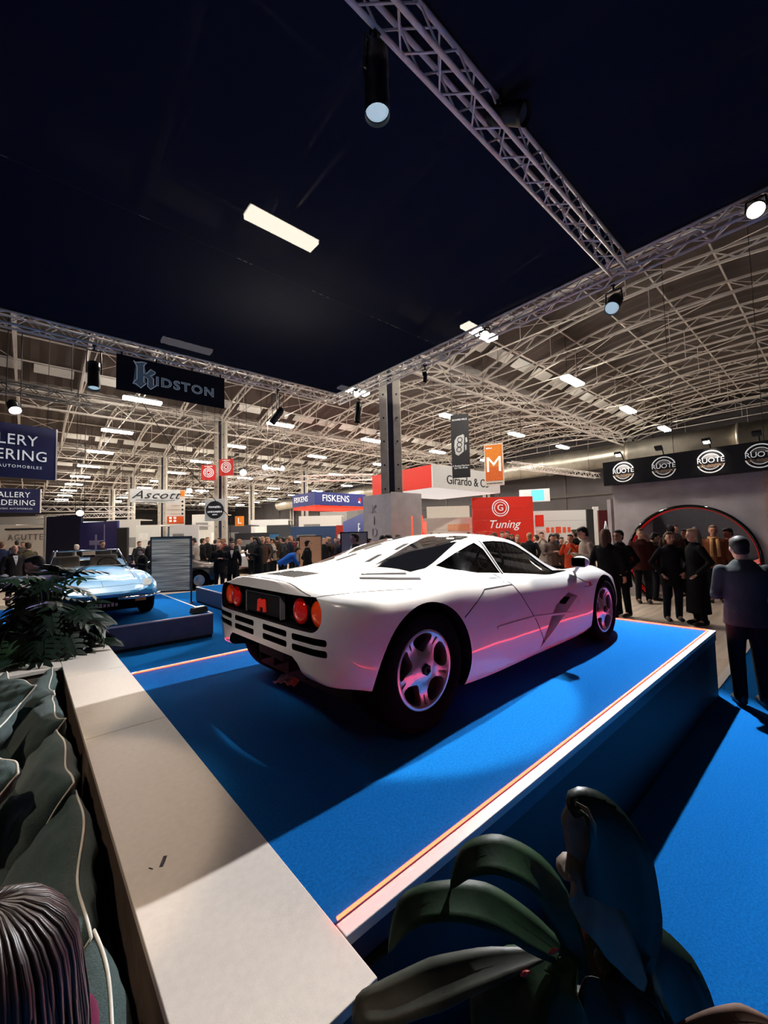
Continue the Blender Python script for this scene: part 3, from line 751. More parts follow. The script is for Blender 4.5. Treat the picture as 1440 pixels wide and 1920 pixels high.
# deck grille: dark slats in front of the tail edge
for k in range(9):
    x = -0.455 + 0.022 * k
    strip('deck_grille_slat', [(x, -.19), (x, .19)], on_top, 0.012, M_CARBLK, 0.002, 0.06)
# tail lamps, plate carrier, mesh
M_RED = mat('tail_lamp_red', (190, 18, 12), rough=0.12, var=0.15, coat=1.0, emis=(200, 20, 10), estr=0.12)
M_ORA = mat('tail_lamp_orange', (225, 62, 12), rough=0.12, var=0.15, coat=1.0, emis=(230, 60, 10), estr=0.14)
for s in (-1, 1):
    for y, m_, x in ((0.605, M_ORA, -0.535), (0.445, M_RED, -0.555)):
        lp = empty('tail_lamp', (x, s * y, 0.716), 0, None, None, None, car)
        MB().lathe([(0.082, 0.06), (0.082, -0.005), (0.074, -0.012)], 28, 'x').build('bezel', M_CARBLK, lp)
        MB().lathe([(0.074, -0.008), (0.070, -0.022), (0.05, -0.032), (0.02, -0.038), (0.004, -0.039)], 28, 'x').build('lens', m_, lp)
MB().bx((-0.50, -.36, .635), (-0.475, .36, .80)).build('tail_mesh', mat('tail_mesh_dark', (22, 22, 26), rough=0.6, var=0.5, scale=120), car)
pc = MB().bx((-0.585, -.24, .645), (-0.56, .24, .775)).build('plate_carrier', M_CARBLK, car, bevel=0.006)
fr = MB()
for a, b in (((-.588, -.245, .775), (-.556, .245, .783)), ((-.588, -.245, .64), (-.556, -.238, .783)), ((-.588, .238, .64), (-.556, .245, .783))): fr.bx(a, b)
fr.build('plate_frame', mat('plate_frame_grey', (120, 120, 124), rough=0.4), pc)
MB().prism([(.065, .66), (.055, .735), (.02, .745), (-.01, .735), (-.03, .745), (-.05, .735), (-.055, .665), (-.02, .66), (-.02, .69), (.03, .69), (.035, .66)], -0.592, -0.584, 'yz').build('emblem', mat('emblem_red', (205, 40, 24), rough=0.4, emis=(205, 40, 24), estr=0.25), pc)
text('badge_lettering', 'F1', 0.05, mat('badge_grey', (150, 150, 150), rough=0.4), car, (-0.52, -.335, .655), FACE_NX, 0.002, shear=0.2)
# underbody, diffuser and exhaust
MB().bx((-0.30, -.56, .15), (2.3, .62, .24)).build('underbody', M_CARBLK, car)
df_ = MB(); df_.add([(-0.36, -.5, .24), (-0.36, .5, .24), (-.335, .5, .45), (-.335, -.5, .45)], [(0, 1, 2, 3)]); df_.build('diffuser_panel', M_CARBLK, car)
for y in (-.3, -.1, .1, .3): MB().bx((-0.46, y - .005, .27), (-.33, y + .005, .44)).build('diffuser_fin', M_CARBLK, car)
MB().box((-0.46, 0, .40), (0.14, .36, .075)).build('exhaust_box', mat('exhaust_dark', (14, 13, 13), rough=0.7), car, bevel=0.012)
# wheels
def wheel_mesh(width):
    d = MB().lathe([(0.02, 0.0), (0.06, 0.0), (0.085, -0.012), (0.14, -0.026), (0.19, -0.014), (0.213, 0.0), (0.226, 0.0), (0.232, -0.012), (0.226, -0.06), (0.20, -0.065), (0.06, -0.075), (0.02, -0.075)], 80, 'y')
    me = d.mesh('w'); o = bpy.data.objects.new('w', me); me.materials.append(M_ALLOY)
    holes = MB()
    for k in range(5):
        a0 = 2 * PI * k / 5 + 0.3; P = []
        for r, w in ((0.098, 0.0), (0.103, 0.14), (0.118, 0.27), (0.145, 0.40), (0.172, 0.455), (0.192, 0.43), (0.202, 0.33), (0.205, 0.16)):
            P.append((r, w))
        Q = [(r * math.cos(a0 + w), r * math.sin(a0 + w)) for r, w in P] + [(0.206 * math.cos(a0), 0.206 * math.sin(a0))] + [(r * math.cos(a0 - w), r * math.sin(a0 - w)) for r, w in P[:0:-1]]
        holes.prism(Q, -0.2, 0.1, 'xz')
        a1 = a0 + PI / 5
        q = []
        for r, w in ((0.15, -.035), (0.20, -.045), (0.20, .045), (0.15, .035)): q.append((r * math.cos(a1 + w), r * math.sin(a1 + w)))
        holes.prism(q, -0.03, 0.1, 'xz')
    boolean(o, holes, m=M_ALLOY); o.data.set_sharp_from_angle(angle=math.radians(35))
    md = o.modifiers.new('b', 'BEVEL'); md.width = 0.004; md.segments = 2; md.angle_limit = math.radians(50); apply_mods(o)
    me = o.data; bpy.data.objects.remove(o); 
    for p in me.polygons: p.use_smooth = True
    me.set_sharp_from_angle(angle=math.radians(30)); return me
rim_me = wheel_mesh(0.1)
def wheel(x, z, s, R, W, yo):
    w = empty('wheel', (x, s * yo, z), 0, None, None, None, car)
    if s > 0: w.rotation_euler = (0, 0, PI)
    # local: outer face towards -y
    o = link('rim', rim_me, None, w); o.rotation_euler = (0, 0, PI); o.location.y = 0.0
    barrel = MB().lathe([(0.224, 0.01), (0.218, 0.06), (0.2, 0.1), (0.2, W)], 48, 'y', cap=False).build('barrel', mat('barrel_grey', (120, 118, 120), rough=0.35, metal=0.8), w)
    prof = [(0.226, 0.012), (0.235, -0.002), (R * .80, -0.014), (R * .90, -0.012), (R * .975, 0.012), (R, 0.045), (R, W - 0.045), (R * .975, W - 0.012), (R * .85, W), (0.226, W - 0.012)]
    MB().lathe(prof, 64, 'y', cap=False).build('tyre', M_TYRE, w)
    hb = MB().lathe([(0.034, 0.06), (0.034, -0.012), (0.028, -0.018), (0.018, -0.018), (0.016, -0.002)], 6, 'y').build('hub_nut', mat('hub_dark', (34, 32, 34), rough=0.35, metal=0.7), w)
    MB().lathe([(0.02, 0.0), (0.165, 0.0), (0.165, 0.028), (0.02, 0.028)], 40, 'y', (0, 0.10, 0)).build('brake_disc', mat('disc_dark', (46, 45, 48), rough=0.4, metal=0.8), w)
    MB().prism(rrect(-.05, .05, .09, .175, .02, 3), 0.085, 0.15, 'xz').build('caliper', mat('caliper_grey', (60, 58, 60), rough=0.4, metal=0.5), w)
    return w
for s in (-1, 1):
    wheel(RW[0], RW[1], s, 0.3535, 0.29, 0.868); wheel(FW[0], FW[1], s, 0.3195, 0.22, 0.882)
# door mirrors
for s in (-1, 1):
    mr = empty('mirror', (2.17, s * .885, .835), 0, None, None, None, car)
    MB().ball((0, 0, 0), 0.074, 18, 12, (0.75, 1.12, 0.75)).build('housing', M_PAINT, mr)
    MB().box((-0.052, 0, 0), (0.012, 0.125, 0.082)).build('mirror_glass', mat('mirror_face', (60, 66, 72), rough=0.03, metal=1.0, var=0), mr, bevel=0.004)
    MB().path([(0.01, -s * .02, -.03), (0.02, -s * .06, -.09), (0.03, -s * .10, -.12)], [0.018, 0.014, 0.02], 8).build('stalk', M_PAINT, mr)
# interior: three seats with the driver in the middle, wheel, dash
M_LEATHER = mat('leather_dark', (52, 50, 52), rough=0.6, var=0.15)
def car_seat(x, y):
    st = empty('seat', (x, y, 0.3), 0, None, None, None, car)
    MB().box((0, 0, .10), (.46, .40, .13), rot=(0, -.12, 0)).build('cushion', M_LEATHER, st, bevel=0.04)
    MB().box((-.30, 0, .36), (.13, .40, .52), rot=(0, -.32, 0)).build('backrest', M_LEATHER, st, bevel=0.04)
    MB().box((-.42, 0, .64), (.09, .24, .13), rot=(0, -.28, 0)).build('headrest', M_LEATHER, st, bevel=0.03)
car_seat(1.45, 0); car_seat(1.12, .45); car_seat(1.12, -.45)
MB().box((2.0, 0, .66), (.34, 1.2, .12)).build('dashboard', M_LEATHER, car, bevel=0.03)
P = [Vector((1.80 + .05 * math.sin(a), .165 * math.cos(a), .735 + .155 * math.sin(a))) for a in np.linspace(0, 2 * PI, 25)[:-1]]
MB().path(P, 0.014, 8, closed=True).tube((1.80, -.15, .735), (1.80, .15, .735), .012, 6).tube((1.80, 0, .735), (1.95, 0, .66), .02, 8).build('steering_wheel', M_CARBLK, car)
MB().box((1.72, 0, 1.02), (.04, .2, .06)).build('rear_view_mirror', M_CARBLK, car, bevel=0.012)
# crumpled white cloth on the carpet under the tail
cl = MB(); n = 14
V = []
for i in range(n):
    for j in range(n):
        u, v = i / (n - 1) - .5, j / (n - 1) - .5
        V.append((u * .16, v * .2, 0.012 + .045 * max(0, 1 - 3.2 * (u * u + v * v)) * (0.6 + 0.7 * abs(math.sin(9 * u + 5 * v))) + .008 * math.sin(21 * v - 6 * u)))
cl.add(V, [(i * n + j, (i + 1) * n + j, (i + 1) * n + j + 1, i * n + j + 1) for i in range(n - 1) for j in range(n - 1)], True)
co_ = cl.build('cloth', mat('white_cloth', (226, 220, 214), rough=0.9, bump=0.3, bscale=200)); q = atz(543, 1277, PZ + 0.01); co_.location = (q.x, q.y, PZ); co_.rotation_euler = (0, 0, .4)
sd = co_.modifiers.new('t', 'SOLIDIFY'); sd.thickness = 0.004
tag(co_, 'crumpled white cloth on the carpet under the white car tail', 'cloth')
# ================================================================== neighbouring stands, banners and signs
M_GREYPLASTER = mat('grey_plaster', (206, 199, 203), rough=0.8, var=0.1, scale=3.5, bump=0.1, bscale=30)
M_REDBOARD = mat('red_board', (226, 48, 34), rough=0.45, var=0.04)
M_ORANGE = mat('orange_print', (240, 140, 40), rough=0.6, var=0.08)
M_CREAMP = mat('cream_board', (238, 226, 216), rough=0.6, var=0.04)
M_DARKP = mat('charcoal_board', (38, 38, 42), rough=0.6, var=0.1)
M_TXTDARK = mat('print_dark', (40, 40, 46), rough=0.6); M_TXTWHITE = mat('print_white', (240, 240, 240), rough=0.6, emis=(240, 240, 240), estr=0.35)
M_REDPRINT = mat('print_red', (206, 42, 40), rough=0.6); M_GOLD = mat('print_gold', (196, 160, 120), rough=0.6)
M_CABLE = mat('steel_cable', (60, 60, 62), rough=0.4, metal=0.6)
def wires(o, xs, y, z0, ztop):
    c, s = math.cos(o.rotation_euler.z), math.sin(o.rotation_euler.z)
    for x in xs: MB().tube((x, y, z0), (x, y, roof_z(o.location.y + s * x + c * y) - o.location.z), 0.008, 5).build('suspension_wire', M_CABLE, o)
def marks(parent, x0, x1, z, h, m, seed, y=-.012):
    """print too small to read in the photograph: a row of short strokes"""
    r = random.Random(seed); x = x0
    while x < x1:
        w = h * r.uniform(.35, .8); MB().bx((x, y - .002, z - h / 2 * r.uniform(.7, 1)), (min(x + w, x1), y + .006, z + h / 2 * r.uniform(.7, 1))).build('print_mark', m, parent); x += w + h * .25
def face_rot(rz): return (PI / 2, 0, rz)
def hang_panel(name, label, cat, px, py, dist, w, h, m, rz, thick=0.03, wired=True, group=None):
    """a flat board hung from the roof; rz turns its front face (0 looks to -y, -pi/2 looks to -x)"""
    p = atd(px, py, dist); e = empty(name, p, rz, label, cat, group)
    MB().bx((-w / 2, 0, -h / 2), (w / 2, thick, h / 2)).build('panel', m, e)
    if wired: wires(e, (-w * .42, w * .42), thick / 2, h / 2, Z_SPR + 0.1 - p.z)
    return e
TOCAM = CAM_YAW - PI / 2     # front face square to the viewer

# ---- plinth around the near column with raised vertical lettering
kc = empty('column_casing', (8.74, 9.5, 0), 0, 'grey plaster casing around the near column with vertical raised lettering', 'casing')
MB().bx((-.66, -.66, 0.0), (-.62, .66, 3.06)).build('casing_panel', M_GREYPLASTER, kc); MB().bx((-.62, -.66, 0.0), (.66, -.62, 3.1)).build('casing_panel', M_GREYPLASTER, kc)
MB().bx((.62, -.62, 0.0), (.66, .66, 3.06)).build('casing_panel', M_GREYPLASTER, kc); MB().bx((-.62, .62, 0.0), (.62, .66, 3.06)).build('casing_panel', M_GREYPLASTER, kc)
M_RAISED = mat('raised_letter', (196, 190, 196), rough=0.6)
for k, ch in enumerate('KIDSTON'):
    text('raised_letter', ch, 0.36, M_RAISED, kc, (-.665, .12, 2.62 - .36 * k), FACE_NX, 0.02)
# red lit rack and poles beside the casing
rk = empty('red_rack', (11.2, 10.9, 0), 0, 'bright red lit tube rack beside the column casing', 'rack')
M_REDGLOW = mat('red_lit_tube', (250, 70, 40), rough=0.5, emis=(255, 60, 30), estr=1.2)
for k in range(7): MB().tube((.1 * k, 0, 0), (.1 * k, 0, 2.3), .018, 6).build('bar', M_REDGLOW, rk)
for z in (.4, 1.1, 1.8, 2.3): MB().tube((0, 0, z), (.6, 0, z), .018, 6).build('rail', M_REDGLOW, rk)
for k, (px, py) in enumerate(((773, 1000), (792, 1000))):
    p = atd(px, py, 11.6); q = empty('light_pole', (p.x, p.y, 0), 0, ('orange glowing light pole in front of the column casing', 'second orange glowing pole at the corner of the column casing')[k], 'pole')
    MB().tube((0, 0, 0.03), (0, 0, 2.35), .022, 8).build('tube', M_REDGLOW, q); MB().lathe([(.12, 0), (.12, .03)], 12).build('base', M_BLACK, q)

# ---- stand with the round doorway and the black fascia
WX = 12.5
wa = MB().prism([(4.32, 0), (4.32, 3.15), (-3.0, 3.15), (-3.0, 0)], WX, WX + 0.25, 'yz').build('booth_wall', M_GREYPLASTER)
boolean(wa, MB().lathe([(1.40, WX - .2), (1.40, WX + .5)], 72, 'x', (0, 2.65, 1.0)), m=M_GREYPLASTER)
tag(wa, 'grey plaster stand wall with a large round doorway', 'wall')
rg = empty('doorway_ring', (WX, 2.65, 1.0), 0, 'glossy black and red ring lining the round doorway', 'ring')
A = np.linspace(math.asin(-1.0 / 1.39) , PI - math.asin(-1.0 / 1.39), 60)
def ringband(r0, r1, x0, x1, a0, a1, n=60):
    V = []; F = []
    for i in range(n + 1):
        a = a0 + (a1 - a0) * i / n; c, s = math.cos(a), math.sin(a)
        V += [(x0, r0 * c, r0 * s), (x1, r0 * c, r0 * s), (x1, r1 * c, r1 * s), (x0, r1 * c, r1 * s)]
    for i in range(n):
        for k in range(4): F.append((i * 4 + k, i * 4 + (k + 1) % 4, i * 4 + 4 + (k + 1) % 4, i * 4 + 4 + k))
    F += [(0, 1, 2, 3), tuple(n * 4 + k for k in range(4))]
    return MB().add(V, F, True)
am = math.asin(1.0 / 1.39)
ringband(1.33, 1.40, -.06, .31, -am, PI + am).build('lining', mat('gloss_black', (14, 12, 14), rough=0.12, coat=1.0), rg)
ringband(1.312, 1.33, -.02, .02, -am, PI + am).build('red_band', mat('gloss_red', (190, 30, 32), rough=0.15, coat=1.0, emis=(200, 30, 30), estr=0.35), rg)
ringband(1.312, 1.33, .12, .15, -am, PI + am).build('red_band', MATS['gloss_red'], rg)
MB().bx((WX - .08, 1.02, 0), (WX - .0, 1.16, 3.16)).build('wall_post', mat('pale_wood', (214, 186, 176), rough=0.5, var=0.12), wa)
# room behind the doorway
rb = tag(MB().bx((16.6, -4.0, 0), (16.8, 5.2, 3.0)).build('booth_back_wall', mat('slate_wall', (84, 88, 96), rough=0.7, var=0.1)), 'slate grey back wall seen through the round doorway', 'wall')
tag(MB().bx((12.8, 4.5, 0), (16.6, 4.6, 2.7)).build('booth_side_wall', M_GREYPLASTER), 'grey side wall inside the round doorway stand', 'wall')
lb = empty('light_bar', (14.6, 2.3, 2.62), 0, 'pink white light bar on the ceiling of the round doorway stand', 'lamp')
MB().bx((-.08, -1.3, 0), (.08, 1.3, .07)).build('housing', M_BLACK, lb); MB().bx((-.06, -1.25, -.02), (.06, 1.25, 0)).build('tube', glow('pink_tube', (255, 214, 220), 7.0), lb)
wires(lb, (0,), 1.0, .07, 5.6); wires(lb, (0,), -1.0, .07, 5.6)
fs = empty('fascia_sign', (WX - .1, 0, 3.39), 0, 'long black fascia sign with four round white logos', 'sign')
MB().bx((-.12, -3.0, -.33), (.1, 4.47, .33)).build('box', M_DARKP, fs)
MB().bx((-.115, -3.0, -.32), (-.124, 4.46, .32)).build('face', mat('fascia_black', (18, 18, 22), rough=0.4), fs)
for y in (3.95, 3.01, 2.05, 1.17):
    lg = empty('logo', (-.126, y, 0.0), 0, None, None, None, fs)
    def ring2(r0, r1, m, nm, x):
        o = MB().lathe([(r0, 0), (r0, -.006), (r1, -.006), (r1, 0)], 40, 'x', (x, 0, 0), cap=False, smooth=False).build(nm, m, lg); return o
    ring2(.25, .275, M_TXTWHITE, 'outer_ring', 0); ring2(.18, .195, M_TXTWHITE, 'inner_ring', 0)
    MB().lathe([(.001, -.004), (.18, -.004)], 40, 'x', cap=False).build('hub', mat('logo_grey', (120, 118, 118), rough=0.6), lg)
    MB().bx((-.012, -.29, -.075), (-.006, .29, .085)).build('band', MATS['fascia_black'], lg)
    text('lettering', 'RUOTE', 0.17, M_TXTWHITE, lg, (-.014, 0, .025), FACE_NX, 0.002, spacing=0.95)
    text('script', 'da sogno', 0.13, M_GOLD, lg, (-.018, 0, -.085), FACE_NX, 0.002, shear=0.35)
for k, y in enumerate((3.95, 3.01, 2.05, 1.17)):
    sp = empty('sign_lamp', (WX - .55, y, 3.85), 0, '%s arm lamp above the black fascia sign, counted from its corner' % ordw[k], 'lamp', 'arm lamps over the fascia')
    MB().box((0, 0, 0), (.14, .16, .05), rot=(0, .5, 0)).build('head', M_LAMPBLK, sp)
    MB().path([(.06, 0, .02), (.3, 0, .02), (.42, 0, -.12)], .014, 6).build('arm', M_LAMPBLK, sp)
    MB().box((.015, 0, -.032), (.10, .12, .012), rot=(0, .5, 0)).build('lens', M_LENSON if k in (0, 2) else M_LENSDARK, sp)
    if k in (0, 2):
        spot('beam', (WX - .5, y, 3.8), (WX - .2, y, 3.40), 34, 80, 0.8, size=0.05, parent=None).parent = None
        b = bpy.data.objects[[o.name for o in COL.objects if o.name.startswith('beam')][-1]]
        b.location = Vector(b.location) - sp.location; b.parent = sp

# ---- red and white stand with the round G badge
cc = atd(811, 892, 19.0); gb = empty('hanging_fascia', (cc.x, cc.y, cc.z), 0, 'white and red hanging fascia box with a round letter badge', 'sign')
gh = 0.54
MB().bx((0, 0, -gh), (5.6, .06, gh)).build('white_face', M_WHITE, gb); MB().bx((0, .06, -gh), (.06, 4.4, gh)).build('red_face', M_REDBOARD, gb)
MB().bx((.06, .06, -gh), (5.6, 4.4, -gh + .05)).build('underside', mat('soft_box', (236, 236, 236), rough=0.6, emis=(255, 255, 255), estr=0.5), gb)
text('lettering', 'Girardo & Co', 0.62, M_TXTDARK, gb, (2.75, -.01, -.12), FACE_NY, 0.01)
def g_badge(parent, loc, rot, R):
    b = empty('round_badge', loc, 0, None, None, None, parent); b.rotation_euler = rot
    MB().lathe([(R * .9, 0), (R * .9, .02), (R, .02), (R, 0)], 40, 'z', cap=False, smooth=False).build('ring', M_TXTWHITE, b)
    MB().lathe([(R * .66, 0), (R * .66, .02), (R * .74, .02), (R * .74, 0)], 36, 'z', cap=False, smooth=False).build('ring', M_TXTWHITE, b)
    text('letter', 'G', R * 1.05, M_TXTWHITE, b, (0, 0, 0), (0, 0, 0), 0.02)
g_badge(gb, (-.02, 3.0, 0), (PI / 2, 0, -PI / 2), .46)
wires(gb, (.3, 5.3), .03, gh, Z_SPR - cc.z); wires(gb, (.3, 5.3), 4.3, -gh, Z_SPR - cc.z)
rw = atd(886, 965, 22.0); rw2 = atd(1000, 965, 22.0)
rwall = empty('red_wall', (rw.x, rw.y, 0), math.atan2(rw2.y - rw.y, rw2.x - rw.x), 'red plank stand wall with a round letter badge and white script', 'wall')
RWW = (rw2 - rw).xy.length; hgt = 3.72
for k in range(6): MB().bx((0, 0, hgt / 6 * k + .004), (RWW, .12, hgt / 6 * (k + 1) - .004)).build('plank', M_REDBOARD, rwall, bevel=0.006)
g_badge(rwall, (RWW * .46, -.03, 3.12), (PI / 2, 0, 0), .46)
text('script', 'Tuning', 0.62, M_TXTWHITE, rwall, (RWW * .5, -.02, 2.22), FACE_NY, 0.01, shear=0.35)
# white neighbours of the red wall
def low_wall(label, px0, px1, pyt, dist, m, nplank=0, rz=None):
    a = atd(px0, pyt, dist); b = atd(px1, pyt, dist)
    e = empty('stand_wall', (a.x, a.y, 0), math.atan2(b.y - a.y, b.x - a.x), label, 'wall'); W = (b - a).xy.length
    if nplank:
        for k in range(nplank): MB().bx((0, 0, a.z / nplank * k + .005), (W, .1, a.z / nplank * (k + 1) - .005)).build('plank', m, e)
    else: MB().bx((0, 0, 0), (W, .1, a.z)).build('panel', m, e)
    return e, W, a.z
e, W, H = low_wall('white plank stand wall with red lettering beside the red wall', 1001, 1098, 958, 23.5, M_WHITE, 5)
marks(e, W * .22, W * .72, H * .62, .4, mat('print_orange', (236, 92, 60), rough=0.6), 4); MB().bx((W * .02, -.03, H * .7), (W * .18, -.0, H * .92)).build('red_plate', M_REDBOARD, e)
MB().bx((W * .04, -.03, H * .36), (W * .2, 0, H * .62)).build('picture', mat('print_pink', (222, 190, 188), rough=0.6), e)
low_wall('black stand tower with red lines between white walls', 1100, 1112, 955, 23.0, M_DARKP)
e, W, H = low_wall('dark red stand panel with a white prancing drawing', 1122, 1148, 957, 17.5, mat('dark_red_board', (86, 26, 30), rough=0.6))
MB().path([(W * .2, -.02, H * .5), (W * .45, -.02, H * .82), (W * .6, -.02, H * .6), (W * .85, -.02, H * .7), (W * .7, -.02, H * .4)], .03, 6).build('drawing', M_TXTWHITE, e)
low_wall('narrow bright white stand panel beside the dark red panel', 1112, 1122, 950, 23.0, M_WHITE)
e, W, H = low_wall('white stand counter wall left of the red wall', 783, 885, 972, 23.0, M_CREAMP, 4)
MB().bx((W * .55, -.02, H * .72), (W * .95, 0, H * .86)).build('orange_stripe', mat('pale_orange', (240, 178, 140), rough=0.6), e)
low_wall('pale far stand wall under the white fascia', 800, 880, 950, 30.0, mat('beige_far', (196, 190, 180), rough=0.7), 3)
p = atd(1002, 929, 27); sc = empty('screen', p, -PI / 2 + .5, 'wide teal and white video screen hung over the white wall', 'screen')
MB().bx((-.95, 0, -.42), (.95, .12, .42)).build('case', M_WHITE, sc); MB().bx((-.2, -.012, -.36), (.6, 0, .36)).build('picture', mat('teal_screen', (90, 180, 200), rough=0.3, emis=(90, 190, 210), estr=1.0), sc)
wires(sc, (-.8, .8), .06, .42, Z_SPR - p.z)

# ---- tall banners
e = hang_panel('tall_banner', 'tall charcoal banner with a white watch drawing', 'banner', 863, 836, 15.0, .66, 2.36, M_DARKP, TOCAM - .35)
text('lettering', 'RICHARD MILLE', 0.085, M_TXTWHITE, e, (0, -.01, .98), FACE_NY, .002, sx=.9)
text('slogan', 'A Racing Machine\nOn The Wrist', 0.085, M_TXTWHITE, e, (0, -.01, -.78), FACE_NY, .002)
wt = MB().prism([(-.22, -.02), (-.2, .22), (-.1, .36), (.12, .42), (.16, .36), (.12, -.22), (-.08, -.36), (-.18, -.3)], -.014, -.002, 'xz').build('watch_drawing', mat('print_silver', (196, 196, 196), rough=0.5), e)
for z in (-.14, .04, .22): MB().lathe([(.07, -.02), (.1, -.02)], 16, 'y', (-.03 + z * .12, 0, z), cap=False).build('dial', M_DARKP, wt)
MB().prism([(.2, .1), (.27, .14), (.25, .3), (.19, .28)], -.014, -.002, 'xz').build('strap_mark', MATS['print_silver'], wt); MB().prism([(.18, -.2), (.23, -.14), (.22, .04), (.17, 0)], -.014, -.002, 'xz').build('strap_mark', MATS['print_silver'], wt)
e = hang_panel('hall_letter_banner', 'orange banner with a big white letter M', 'banner', 926, 871, 16.0, .74, 1.66, M_CREAMP, TOCAM - .45)
MB().bx((-.33, -.008, -.64), (.33, 0, .78)).build('print', M_ORANGE, e); MB().bx((-.33, -.01, -.64), (.33, -.006, -.1)).build('print_lower', mat('orange_deep', (232, 112, 44), rough=0.6), e)
text('letter', 'M', 0.86, M_TXTWHITE, e, (0, -.014, -.02), FACE_NY, .004); marks(e, -.28, -.05, .66, .06, M_TXTWHITE, 5, -.012)
marks(e, -.3, .3, -.74, .05, M_TXTDARK, 6, -.008)
for k, (px, py, d) in enumerate(((424, 876, 20.0), (391, 886, 22.0))):
    e = hang_panel('swirl_banner', ('square red banner with white rings on the concrete column', 'square red banner with white rings left of the column banner')[k], 'banner', px, py, d, .74, .82, M_REDPRINT, TOCAM + (-.15, .25)[k])
    for r in (.07, .15, .23): MB().lathe([(r, -.004), (r, -.012), (r + .035, -.012), (r + .035, -.004)], 28, 'y', cap=False).build('ring', M_TXTWHITE, e)
    MB().bx((-.2, -.006, .31), (.2, 0, .36)).build('caption_strip', M_CREAMP, e)
# Ascott board and poster, L marker, round logo board
e = hang_panel('script_board', 'white board with black script lettering', 'sign', 292, 930, 19.0, 2.05, .62, M_WHITE, TOCAM + .5)
text('script', 'Ascott', .52, M_TXTDARK, e, (0, -.01, .04), FACE_NY, .004, shear=.45, spacing=1.1, sx=1.25)
MB().bx((-.8, -.008, -.2), (.8, 0, -.185)).build('rule', M_TXTDARK, e); MB().bx((-.5, -.008, -.26), (.5, 0, -.25)).build('rule', M_TXTDARK, e)
e = hang_panel('price_board', 'tall cream poster with an orange block under the script board', 'poster', 329, 952, 20.0, .86, 1.75, M_CREAMP, TOCAM + .2)
MB().bx((-.38, -.01, -.78), (.38, 0, -.42)).build('orange_block', mat('orange_red', (232, 92, 32), rough=0.6), e); MB().bx((.05, -.01, .56), (.42, 0, .84)).build('gold_block', M_ORANGE, e)
for k in range(4):
    MB().bx((-.2, -.01, .3 - .2 * k), (.22, 0, .315 - .2 * k)).build('text_line', M_GOLD, e); MB().lathe([(.05, -.01), (.05, -.002)], 12, 'y', (.32, 0, .3 - .2 * k)).build('dot', M_TXTDARK, e)
MB().bx((-.2, -.01, .38), (-.02, 0, .43)).build('dark_mark', M_TXTDARK, e)
for k in range(2):
    for j in range(2): MB().bx((-.28 + .2 * j, -.016, -.7 + .15 * k), (-.16 + .2 * j, -.008, -.6 + .15 * k)).build('white_mark', M_TXTWHITE, e)
e = hang_panel('round_logo_board', 'white square board with a black disc of lettering by the column', 'sign', 403, 956, 17.0, .86, .92, M_WHITE, TOCAM)
MB().lathe([(.37, -.012), (.37, -.001)], 40, 'y', smooth=False).build('disc', M_TXTDARK, e)
marks(e, -.26, .26, .12, .09, M_TXTWHITE, 7, -.018); marks(e, -.3, .3, -.08, .08, M_TXTWHITE, 8, -.018); marks(e, -.1, .1, -.2, .06, M_TXTWHITE, 9, -.018)
e = hang_panel('hall_letter_sign', 'small orange sign with a white letter L', 'sign', 449, 977, 24.0, .52, .58, M_ORANGE, TOCAM); text('letter', 'L', .5, M_TXTWHITE, e, (0, -.01, 0), FACE_NY, .004)
# FISKENS box
f0 = atd(590, 934, 26.0); fk = empty('hanging_fascia', f0, 0, 'blue hanging fascia box reading FISKENS with red light below', 'sign')
M_FISK = mat('fiskens_blue', (44, 52, 124), rough=0.5, var=0.06)
MB().bx((0, 0, -.42), (4.2, .08, .42)).build('front_face', M_FISK, fk); MB().bx((0, .08, -.42), (.08, 2.9, .42)).build('side_face', M_FISK, fk)
MB().bx((.08, .08, -.62), (4.2, 2.9, -.44)).build('red_underside', mat('red_soft_box', (236, 60, 40), rough=0.6, emis=(255, 50, 30), estr=0.9), fk)
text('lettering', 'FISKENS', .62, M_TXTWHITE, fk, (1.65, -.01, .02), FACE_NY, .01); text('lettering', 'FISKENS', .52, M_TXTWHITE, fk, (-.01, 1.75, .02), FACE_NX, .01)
MB().prism([(3.5, .05), (3.62, .2), (3.72, .12), (3.8, -.15), (3.62, -.05)], -.02, -.002, 'xz').build('bird_mark', M_REDPRINT, fk); MB().prism([(3.48, -.16), (3.6, -.02), (3.7, -.22)], -.02, -.002, 'xz').build('bird_mark', M_TXTWHITE, fk)
wires(fk, (.4, 3.9), .04, .42, Z_SPR - f0.z); wires(fk, (.04, 3.9), 2.8, -.44, Z_SPR - f0.z)
a = atd(643, 975, 19.0); b = atd(681, 969, 16.0)
bw = empty('stand_wall', (a.x, a.y, 0), math.atan2(b.y - a.y, b.x - a.x), 'royal blue stand wall with a white letter F beside the casing', 'wall'); W = (b - a).xy.length
MB().prism([(0, 0), (W, 0), (W, b.z + .15), (0, a.z - .1)], 0, .1, 'xz').build('panel', mat('royal_blue', (52, 76, 176), rough=0.5), bw); text('letter', 'F', .7, M_TXTWHITE, bw, (W * .82, -.01, 2.05), FACE_NY, .01)

_a = atd(222, 690, 11.6); _b = atd(432, 972, 15.5)
tag(MB().path([_a, _a.lerp(_b, .5) + Vector((0, 0, -.25)), _b, Vector((_b.x, _b.y, 0))], .014, 6).build('cable', M_BLACK), 'thin black cable running down from the far truss to the floor', 'cable')
